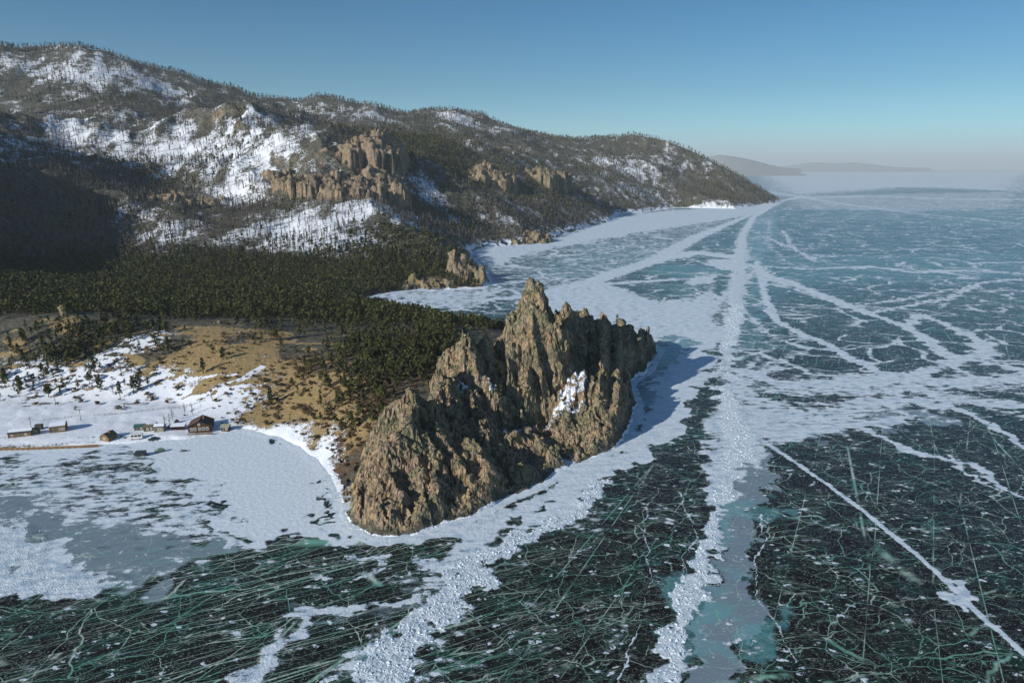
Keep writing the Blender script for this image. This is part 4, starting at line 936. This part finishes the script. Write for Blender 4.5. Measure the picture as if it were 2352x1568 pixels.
# ------------------------------------------------------------------ village by the bay
class MB:
    def __init__(s): s.v, s.f, s.n = [], [], 0
    def poly(s, v, f):
        s.v += [tuple(a) for a in v]; s.f += [tuple(i + s.n for i in q) for q in f]; s.n += len(v); return s
    def box(s, x0, x1, y0, y1, z0, z1):
        return s.poly([(x, y, z) for z in (z0, z1) for x, y in ((x0, y0), (x1, y0), (x1, y1), (x0, y1))],
                      [(0, 3, 2, 1), (4, 5, 6, 7), (0, 1, 5, 4), (1, 2, 6, 5), (2, 3, 7, 6), (3, 0, 4, 7)])
    def rod(s, p0, p1, r0, r1=None, k=8):
        v, f = cone_strip(p0, p1, r0, r1 or r0, k); n = len(v) // 2
        s.poly(v, [tuple(q) for q in f]); s.poly(v[:n], [tuple(range(n))[::-1]]); return s.poly(v[n:], [tuple(range(n))])
    def prism(s, prof, x0, x1):      # profile in y,z swept along x
        n = len(prof); v = [(x0, a, b) for a, b in prof] + [(x1, a, b) for a, b in prof]
        return s.poly(v, [tuple(range(n))[::-1], tuple(range(n, 2 * n))] + [(i, (i + 1) % n, (i + 1) % n + n, i + n) for i in range(n)])
    def wheel(s, x, y, r, w):
        return s.rod((x, y - w / 2, r), (x, y + w / 2, r), r, r, 18)
    def build(s, name, mat, parent=None, smooth=False, bevel=0):
        me = bpy.data.meshes.new(name); me.from_pydata(s.v, [], s.f); me.validate(); me.update()
        if smooth:
            for p in me.polygons: p.use_smooth = True
        me.materials.append(mat); o = bpy.data.objects.new(name, me); C.objects.link(o); o.parent = parent
        if bevel:
            b = o.modifiers.new('bevel', 'BEVEL'); b.width = bevel; b.segments = 2; b.limit_method = 'ANGLE'
        return o
def empty(name, u, v, yaw, label, cat, group=None, z=None):
    if z is None:
        (gx, gy), = land_hit([(u, v)]); gz = max(float(ground(np.array([gx]), np.array([gy]))[0][0]), .1)
    else: gx, gy = gnd(u, v, z); gz = z
    o = bpy.data.objects.new(name, None); C.objects.link(o); o.location = (gx, gy, gz); o.rotation_euler.z = R(yaw)
    tag(o, label, cat, group); return o
def wood(name, col, along=True):
    m = NM(name); tc = m.n('ShaderNodeTexCoord').outputs['Object']
    w_ = m.n('ShaderNodeTexWave'); w_.bands_direction = 'Z'; m.put(w_.inputs[0], tc); w_.inputs['Scale'].default_value = 1.25; w_.inputs['Distortion'].default_value = .3
    n = m.noise(m.map(tc, (1, 1, 5)), 2.0, 4)
    c = m.mix(n, tuple(a * .6 for a in col), tuple(min(1, a * 1.4) for a in col)); c = m.mix(m.ramp(w_.outputs[1], .25, 0), c, tuple(a * .35 for a in col))
    return m.fin(c, .85, m.bump(w_.outputs[1], .8, .12), .2)
W_LOG = wood('brown_logs', (.12, .06, .035)); W_TAN = wood('tan_boards', (.30, .19, .10)); W_GREY = wood('weathered_boards', (.17, .14, .10)); W_OLIVE = wood('olive_boards', (.13, .125, .06)); W_CREAM = wood('cream_boards', (.45, .38, .27))
M_ROOFD = plain('dark_roof', (.05, .045, .045), .7, .2); M_ROOFB = plain('brown_roof', (.07, .042, .032), .7, .3, 1.2); M_ROOFT = plain('turquoise_roof', (.04, .10, .09), .5, .2); M_ROOFG = plain('pale_green_roof', (.25, .26, .19), .6, .2); M_ROOFO = plain('olive_roof', (.12, .12, .07), .7, .25)
M_SNOWC = plain('roof_snow', SNOW, .7, .06); M_WHITE = plain('white_paint', (.7, .7, .68), .5, .06); M_GLASS = plain('window_glass', (.02, .03, .04), .08, .1, 1, .6)
M_DOOR = plain('door_paint', (.10, .14, .12), .6, .2); M_METAL = plain('grey_metal', (.2, .2, .2), .5, .2); M_RUB = plain('tyre_rubber', (.02, .02, .02), .8, .2); M_BRICK = plain('chimney_brick', (.28, .14, .09), .9, .3, 4)

def window(root, x, y, z, w_, h, face, frame=M_WHITE):
    """face 'y-' : on the front wall; 'x+' / 'x-' : on a side wall"""
    f, g = MB(), MB(); t = .07
    def b(mb, a0, a1, z0, z1, d0, d1):
        if face == 'y-': mb.box(a0, a1, y - d1, y - d0, z0, z1)
        elif face == 'x+': mb.box(x + d0, x + d1, a0, a1, z0, z1)
        else: mb.box(x - d1, x - d0, a0, a1, z0, z1)
    c = x if face == 'y-' else y
    b(f, c - w_ / 2 - .14, c - w_ / 2, z - .14, z + h + .14, .01, t); b(f, c + w_ / 2, c + w_ / 2 + .14, z - .14, z + h + .14, .01, t)
    b(f, c - w_ / 2 - .002, c + w_ / 2 + .002, z - .14, z, .012, t - .003); b(f, c - w_ / 2 - .002, c + w_ / 2 + .002, z + h, z + h + .14, .012, t - .003)
    b(f, c - .03, c + .03, z + .001, z + h - .001, .02, t - .01); b(f, c - w_ / 2 + .001, c - .031, z + h * .62, z + h * .62 + .05, .02, t - .012); b(f, c + .031, c + w_ / 2 - .001, z + h * .62, z + h * .62 + .05, .02, t - .012)
    b(g, c - w_ / 2 + .002, c + w_ / 2 - .002, z + .002, z + h - .002, .005, .03)
    fo = f.build('window', frame, root); g.build('pane', M_GLASS, fo); return fo
def house(root, L, D, H, rise, wall, roof, gable='front', snow=.5, ov=.35, wins=(), door=None, chimney=None, logs=True):
    """front wall at y=0, body towards +y"""
    m = MB()
    if gable == 'front':
        v = [(-L / 2, 0, -.4), (L / 2, 0, -.4), (L / 2, 0, H), (0, 0, H + rise), (-L / 2, 0, H)]; n = 5
        m.poly([(a, 0, c) for a, _, c in v] + [(a, D, c) for a, _, c in v], [tuple(range(5)), tuple(range(9, 4, -1)), (1, 0, 5, 6), (2, 1, 6, 7), (0, 4, 9, 5), (4, 3, 8, 9), (3, 2, 7, 8)])
    else:
        v = [(0, -.4), (D, -.4), (D, H), (D / 2, H + rise), (0, H)]; m.prism(v, -L / 2, L / 2)
    if logs:
        for sx in (-1, 1):
            for yy in (0, D):
                k = int(H / .5)
                for i in range(k): m.rod((sx * L / 2 - .02, yy - .28, .12 + i * .5), (sx * L / 2 - .02, yy + .28, .12 + i * .5), .12, .12, 6)
    body = m.build('wall', wall, root)
    S_, th_ = (L / 2 if gable == 'front' else D / 2), .14
    sl_ = math.hypot(S_, rise); k = (S_ + ov) / S_
    for side in (-1, 1):
        def P(s, up):               # s: 0 ridge .. 1 eave
            a = side * s * S_; z = H + rise * (1 - s) + .03 + up
            return a, z
        for nm, u0, u1, s1, mt, e in (('roof', 0, th_, k, roof, ov), ('roof_snow', th_ + .004, th_ + .2, k * (.93 if snow >= 1 else snow), M_SNOWC, ov - .12)):
            if nm == 'roof_snow' and (snow <= 0 or (snow < 1 and side > 0)): continue
            s0 = 0 if nm == 'roof' or snow >= 1 else .12
            pr = [P(s0, u0), P(s1, u0), P(s1, u1 * .8 + u0 * .2), P(s0, u1)]
            q = MB()
            if gable == 'front': q.poly([(a, -e, z) for a, z in pr] + [(a, D + e, z) for a, z in pr], [(0, 1, 2, 3), (7, 6, 5, 4), (0, 4, 5, 1), (1, 5, 6, 2), (2, 6, 7, 3), (3, 7, 4, 0)])
            else: q.prism([(D / 2 + a, z) for a, z in pr], -L / 2 - e, L / 2 + e)
            ro = q.build(nm, mt, root)
    for w_ in wins: window(root, *w_)
    if door:
        x, y, w_, h = door; d = MB().box(x - w_ / 2, x + w_ / 2, y - .06, y - .01, 0, h).build('door', M_DOOR, root)
        MB().rod((x + w_ * .35, y - .13, 1.0), (x + w_ * .35, y - .05, 1.0), .03).build('handle', M_METAL, d)
    if chimney:
        x, y, z0, z1 = chimney; MB().box(x - .28, x + .28, y - .28, y + .28, z0, z1).box(x - .34, x + .34, y - .34, y + .34, z1 + .002, z1 + .12).build('chimney', M_BRICK, root)
r = empty('log_house', 459, 995, 12, 'large brown two storey log house with a row of white framed windows', 'house')
house(r, 9.6, 8.5, 3.3, 2.2, W_LOG, M_ROOFB, 'front', 0, .5, [(x, 0, 1.2, .85, 1.2, 'y-') for x in (-3.5, -1.9, .1, 1.7, 3.4)] + [(0, 0, 3.6, .7, .7, 'y-'), (4.8, 3, 1.2, .9, 1.2, 'x+'), (-4.8, 3, 1.2, .9, 1.2, 'x-')], None, (1.2, 4.5, 4.2, 6.3))
r = empty('plank_fence', 459, 1000, 12, 'low plank fence in front of the large brown log house', 'fence')
m = MB(); n_ = 0
for i in range(34):
    a = -5.4 + i * .32; m.box(a, a + .2, 0, .04, -.2, .95 + .12 * math.sin(i * 2.1))
m.build('pickets', W_TAN, r); MB().box(-5.5, 5.6, .045, .10, .25, .35).box(-5.5, 5.6, .045, .10, .7, .8).build('rail', W_GREY, r)
m = MB()
for i in range(6): m.box(-5.4 + i * 2.15, -5.28 + i * 2.15, .105, .21, -.3, 1.15)
m.build('post', W_GREY, r)
r = empty('log_barn', 46, 1004, 18, 'long low log barn with dark roof, leftmost building by the bay', 'barn')
house(r, 9.0, 4.6, 2.1, 1.0, W_TAN, M_ROOFD, 'side', .7, .3, [(-3, 0, .8, .7, .6, 'y-'), (2.5, 0, .8, .7, .6, 'y-')], (0, 0, .9, 1.8))
r = empty('log_shed', 63, 1001, 18, 'small olive shed joined to the right end of the long log barn', 'shed')
r.location.x += 2.3; r.location.y += 1.0
house(r, 3.2, 3.6, 1.8, .8, W_OLIVE, M_ROOFO, 'front', 0, .25, [], (0, 0, .8, 1.6), None, False)
r = empty('tool_shed', 88, 987, 10, 'tiny dark shed on the snow behind the long log barn', 'shed')
house(r, 2.6, 2.4, 1.9, .5, W_GREY, M_ROOFD, 'side', 0, .2, [], (0, 0, .8, 1.6), None, False)
r = empty('square_cabin', 133, 994, 22, 'square tan cabin with a pale roof right of the long log barn', 'cabin')
house(r, 6.2, 5.4, 3.0, .9, W_TAN, M_ROOFG, 'side', 1, .3, [(1.2, 0, 1.0, .8, .9, 'y-'), (2.5, 0, 1.0, .7, .9, 'y-'), (-3.1, 2.5, 1.1, .8, .9, 'x-')], (-1.3, 0, .9, 1.9))
r = empty('gabled_hut', 241, 1015, -14, 'small tan gabled hut with olive roof standing nearest the shore', 'hut')
house(r, 4.6, 4.8, 2.0, 1.6, W_TAN, M_ROOFO, 'front', 0, .3, [(0, 0, .9, .7, .7, 'y-')], None, (0.6, 2.6, 3.0, 4.2))
r = empty('turquoise_roof_hut', 320, 990, 12, 'low hut with a turquoise roof behind the white minibus', 'hut')
house(r, 4.2, 3.4, 1.7, .8, W_GREY, M_ROOFT, 'side', 0, .3, [(1, 0, .7, .6, .6, 'y-')], (-.8, 0, .8, 1.5), None, False)
r = empty('olive_shed', 343, 991, 12, 'long low olive shed between the turquoise roof and the cream cabin', 'shed')
house(r, 4.6, 3.2, 2.0, .6, W_OLIVE, M_ROOFO, 'side', 0, .25, [(-.6, 0, .7, .5, .8, 'y-'), (1.0, 0, .7, .5, .8, 'y-')], None, None, False)
r = empty('cream_cabin', 365, 992, 10, 'cream fronted cabin with one pale window beside the olive shed', 'cabin')
house(r, 4.2, 4.0, 2.3, .9, W_CREAM, M_ROOFD, 'side', .8, .25, [(.5, 0, .8, .9, .9, 'y-')], (-1.3, 0, .8, 1.8), (-1.2, 2.2, 2.6, 3.8), False)
r = empty('brown_hut', 517, 992, 6, 'small dark brown hut with pale green roof right of the large log house', 'hut')
house(r, 3.4, 3.4, 2.1, .9, W_LOG, M_ROOFG, 'side', 0, .35, [(.7, 0, .9, .7, .7, 'y-')], (-.8, 0, .8, 1.7), None, False)
r = empty('lean_to', 408, 990, 8, 'open grey lean to stacked with firewood left of the large log house', 'lean-to')
MB().poly([(-3.2, -.2, 1.9), (3.2, -.2, 1.9), (3.2, 3, 2.5), (-3.2, 3, 2.5), (-3.2, -.2, 2.02), (3.2, -.2, 2.02), (3.2, 3, 2.62), (-3.2, 3, 2.62)], [(3, 2, 1, 0), (4, 5, 6, 7), (0, 1, 5, 4), (1, 2, 6, 5), (2, 3, 7, 6), (3, 0, 4, 7)]).build('roof', M_SNOWC, r)
for a, b, h in ((-3, 0, 1.92), (3, 0, 1.92), (-3, 2.8, 2.45), (3, 2.8, 2.45)): MB().rod((a, b, -.4), (a, b, h), .1).build('post', W_GREY, r)
m = MB()
for i in range(15):
    for k in range(5): m.rod((-2.6 + i * .36 + (k % 2) * .12, .4, .1 + k * .24), (-2.6 + i * .36 + (k % 2) * .12, 2.2, .1 + k * .24), .12, .11, 6)
m.build('firewood', W_LOG, r)

def vehicle(name, u, v, yaw, label, cat, L, W_, H, col, kind, z=None):
    r = empty(name, u, v, yaw, label, cat, None, z)
    paint = plain(name + '_paint', col, .35, .08, 1, .5)
    hb = H * (.52 if kind == 'car' else .5)
    if kind == 'car': prof = [(-L / 2, .35), (-L / 2, .75), (-L / 2 + .15, hb), (-L * .30, hb + .05), (-L * .18, H - .05), (L * .22, H), (L * .40, hb + .08), (L / 2 - .05, hb), (L / 2, .4)]
    else: prof = [(-L / 2, .4), (-L / 2 + .03, hb + .0), (-L / 2 + .35, H - .12), (-L / 2 + .6, H), (L / 2 - .12, H), (L / 2, H - .15), (L / 2, .4)]
    n = len(prof); inset = [(0 if z_ <= hb + .1 else .14) for _, z_ in prof]
    vs_ = [(x, -W_ / 2 + i, z_) for (x, z_), i in zip(prof, inset)] + [(x, W_ / 2 - i, z_) for (x, z_), i in zip(prof, inset)]
    m = MB(); m.poly(vs_, [tuple(range(n)), tuple(range(2 * n - 1, n - 1, -1))] + [((i + 1) % n, i, i + n, (i + 1) % n + n) for i in range(n)])
    m.build('body', paint, r, bevel=.04)
    if kind == 'car':
        wl = [(-L * .27, -L * .04), (0, L * .18)]; x0, x1 = -L * .29, L * .39
    else: wl = [(-L * .36, -L * .14), (-L * .10, L * .12), (L * .16, L * .42)]; x0, x1 = -L / 2 + .02, L / 2
    for sy in (-1, 1):
        for a, b in wl:
            ya, yb = sy * (W_ / 2 + .008), sy * (W_ / 2 - .125); zt = H - (.22 if kind == 'car' else .28); zb = hb + .12
            sh = .25 if kind == 'car' and a < -L * .2 else 0
            q = MB(); v_ = [(a, ya - sy * .03, zb), (b, ya - sy * .03, zb), (b, yb + sy * .02, zt), (a + sh, yb + sy * .02, zt)]
            q.poly(v_ + [(x, y - sy * .04, z_) for x, y, z_ in v_], [(0, 1, 2, 3) if sy < 0 else (3, 2, 1, 0), (7, 6, 5, 4), (0, 4, 5, 1), (1, 5, 6, 2), (2, 6, 7, 3), (3, 7, 4, 0)]).build('window', M_GLASS, r)
        for xw in (-L * .30, L * .30):
            o = MB().wheel(xw, sy * (W_ / 2 - .08), .34, .22).build('wheel', M_RUB, r); MB().wheel(xw, sy * (W_ / 2 - .075), .2, .24).poly([], []).build('rim', M_METAL, o).location.z = .14
        MB().box(-L / 2 - .03, -L / 2 + .05, sy * W_ * .33 - .13, sy * W_ * .33 + .13, .62, .78).build('headlight', M_WHITE, r)
    return r
vehicle('minibus', 314, 1009, 14, 'white minibus with dark windows parked in front of the turquoise roof', 'minibus', 5.4, 2.1, 2.5, (.62, .62, .60), 'van')
vehicle('parked_car', 353, 1013, 20, 'dark blue car parked on snow right of the white minibus', 'car', 4.3, 1.8, 1.5, (.02, .03, .045), 'car')
vehicle('dark_van', 323, 1046, 8, 'dark van parked out on the bay ice, nearest to the camera', 'van', 4.6, 1.9, 2.2, (.03, .03, .035), 'van', .15)
vehicle('green_car', 367, 1037, 35, 'pale green car parked on the bay ice behind the dark van', 'car', 4.2, 1.75, 1.55, (.13, .22, .15), 'car', .15)
r = empty('snowmobile', 421, 1036, 10, 'small dark snowmobile out on the smooth bay snow', 'snowmobile', None, .15)
MB().prism([(-.28, .3), (.28, .3), (.24, .62), (-.24, .62)], -.3, 1.4).build('seat', M_RUB, r, bevel=.04)
MB().poly([(-1.4, -.4, .3), (-1.4, .4, .3), (-.3, .42, .3), (-.3, -.42, .3), (-1.2, -.25, .6), (-1.2, .25, .6), (-.35, .3, .95), (-.35, -.3, .95)], [(0, 1, 2, 3), (7, 6, 5, 4), (0, 4, 5, 1), (1, 5, 6, 2), (2, 6, 7, 3), (3, 7, 4, 0)]).build('hood', M_DOOR, r, bevel=.04)
MB().box(-.2, 1.5, -.2, .2, .0, .29).build('track', M_RUB, r, bevel=.08)
for s in (-1, 1): MB().box(-1.7, -.5, s * .42 - .07, s * .42 + .07, .0, .06).rod((-1.0, s * .42, .05), (-.9, s * .25, .4), .03).build('ski', M_METAL, r)
MB().rod((-.3, -.4, 1.1), (-.3, .4, 1.1), .02).rod((-.4, 0, .8), (-.3, 0, 1.1), .02).build('handlebar', M_METAL, r)

def pole(u, v, h, label):
    r = empty('utility_pole', u, v, 20, label, 'pole')
    MB().rod((0, 0, -.4), (0, 0, h), .13, .09).build('post', W_GREY, r)
    MB().box(-.7, .7, -.05, .05, h - .6, h - .48).build('crossarm', W_GREY, r)
    for a in (-.55, .55): MB().rod((a, 0, h - .48), (a, 0, h - .3), .04).build('insulator', M_WHITE, r)
pole(72, 984, 5.6, 'tall thin utility pole behind the long log barn')
pole(186, 966, 6.0, 'utility pole on the snow right of the square tan cabin')
pole(128, 930, 5.5, 'utility pole far up the snow field above the tan cabin')
r = empty('log_embankment', 95, 1032, 0, 'long brown log revetment lying along the shore at far left', 'revetment')
r.location = (0, 0, 0); r.rotation_euler.z = 0; r['label'] = 'long brown log revetment lying along the shore at far left'
pts = [gnd(a, b, .5) for a, b in ((-60, 1034), (0, 1032), (60, 1031), (120, 1029), (190, 1026), (225, 1024))]; m = MB()
for i in range(len(pts) - 1):
    for k in range(4): m.rod((*[pts[i][j] + (0, .22 * k)[j] for j in (0, 1)], .2 + .26 * k), (*[pts[i + 1][j] + (0, .22 * k)[j] for j in (0, 1)], .2 + .26 * k), .17, .15, 7)
m.build('logs', W_TAN, r)
m = MB()
for i in range(24):
    f_ = i / 24 * (len(pts) - 1); a = int(f_); q = f_ - a; x = pts[a][0] * (1 - q) + pts[a + 1][0] * q; y = pts[a][1] * (1 - q) + pts[a + 1][1] * q
    m.rod((x, y - .3, -.3), (x, y - .22, 1.2), .11, .09, 6)
m.build('stakes', W_GREY, r)
def rail_fence(pxs, label, mat, h=1.1):
    P = land_hit(pxs); Zs = ground(P[:, 0], P[:, 1])[0]; r = bpy.data.objects.new('rail_fence', None); C.objects.link(r); r.location = (P[0, 0], P[0, 1], Zs[0]); tag(r, label, 'fence')
    po, ra = MB(), MB()
    for i in range(len(P) - 1):
        n = max(1, int(np.hypot(*(P[i + 1] - P[i])) / 2.4)); prev = None
        for k in range(n + 1):
            q = P[i] * (1 - k / n) + P[i + 1] * k / n; zz = float(ground(q[:1], q[1:])[0][0]); c = (q[0] - P[0, 0], q[1] - P[0, 1], zz - Zs[0])
            if k < n or i == len(P) - 2: po.rod((c[0], c[1], c[2] - .3), (c[0], c[1], c[2] + h), .07, .06, 6)
            if prev:
                for hh in (.45, .9): ra.rod((prev[0], prev[1], prev[2] + hh), (c[0], c[1], c[2] + hh), .045, .045, 5)
            prev = c
    po.build('posts', mat, r); ra.build('rails', mat, r)
rail_fence([(100, 966), (150, 962), (180, 958)], 'grey rail fence on the snow behind the square tan cabin', W_GREY)
rail_fence([(216, 956), (290, 950), (400, 938), (470, 924)], 'grey rail fence following the snowy track up the slope', W_GREY)
rail_fence([(500, 948), (545, 946), (550, 975), (560, 985)], 'pale rail fence round the yard right of the large log house', M_WHITE, 1.4)

# haze: thin air round everything, sky outside it
h = NM('haze'); h.t.nodes.remove(h.b); pv = h.n('ShaderNodeVolumePrincipled'); pv.inputs['Color'].default_value = (.82, .94, 1.0, 1); pv.inputs['Density'].default_value = HAZE_D; pv.inputs['Anisotropy'].default_value = 0.0
h.l(pv.outputs[0], h.out.inputs['Volume'])
m = MB().box(-60000, 60000, -1500, 70000, -8, 900).build('haze', h.m); tag(m, kind='stuff')
# mountains on the far shore
far_ridge([(1560, 372, 13000), (1620, 362, 13000), (1650, 356, 13000), (1680, 359, 13000), (1710, 364, 13000), (1740, 371, 13200), (1770, 379, 13400), (1800, 385, 13500), (1840, 388, 13500)], 1500)['kind'] = 'structure'
far_ridge([(1780, 386, 26000), (1830, 378, 26000), (1870, 373, 26000), (1920, 375, 26000), (1960, 373, 26000), (2010, 378, 26000), (2060, 384, 27000), (2140, 386, 27000)], 2500)['kind'] = 'structure'
print('all', time.time() - T0)
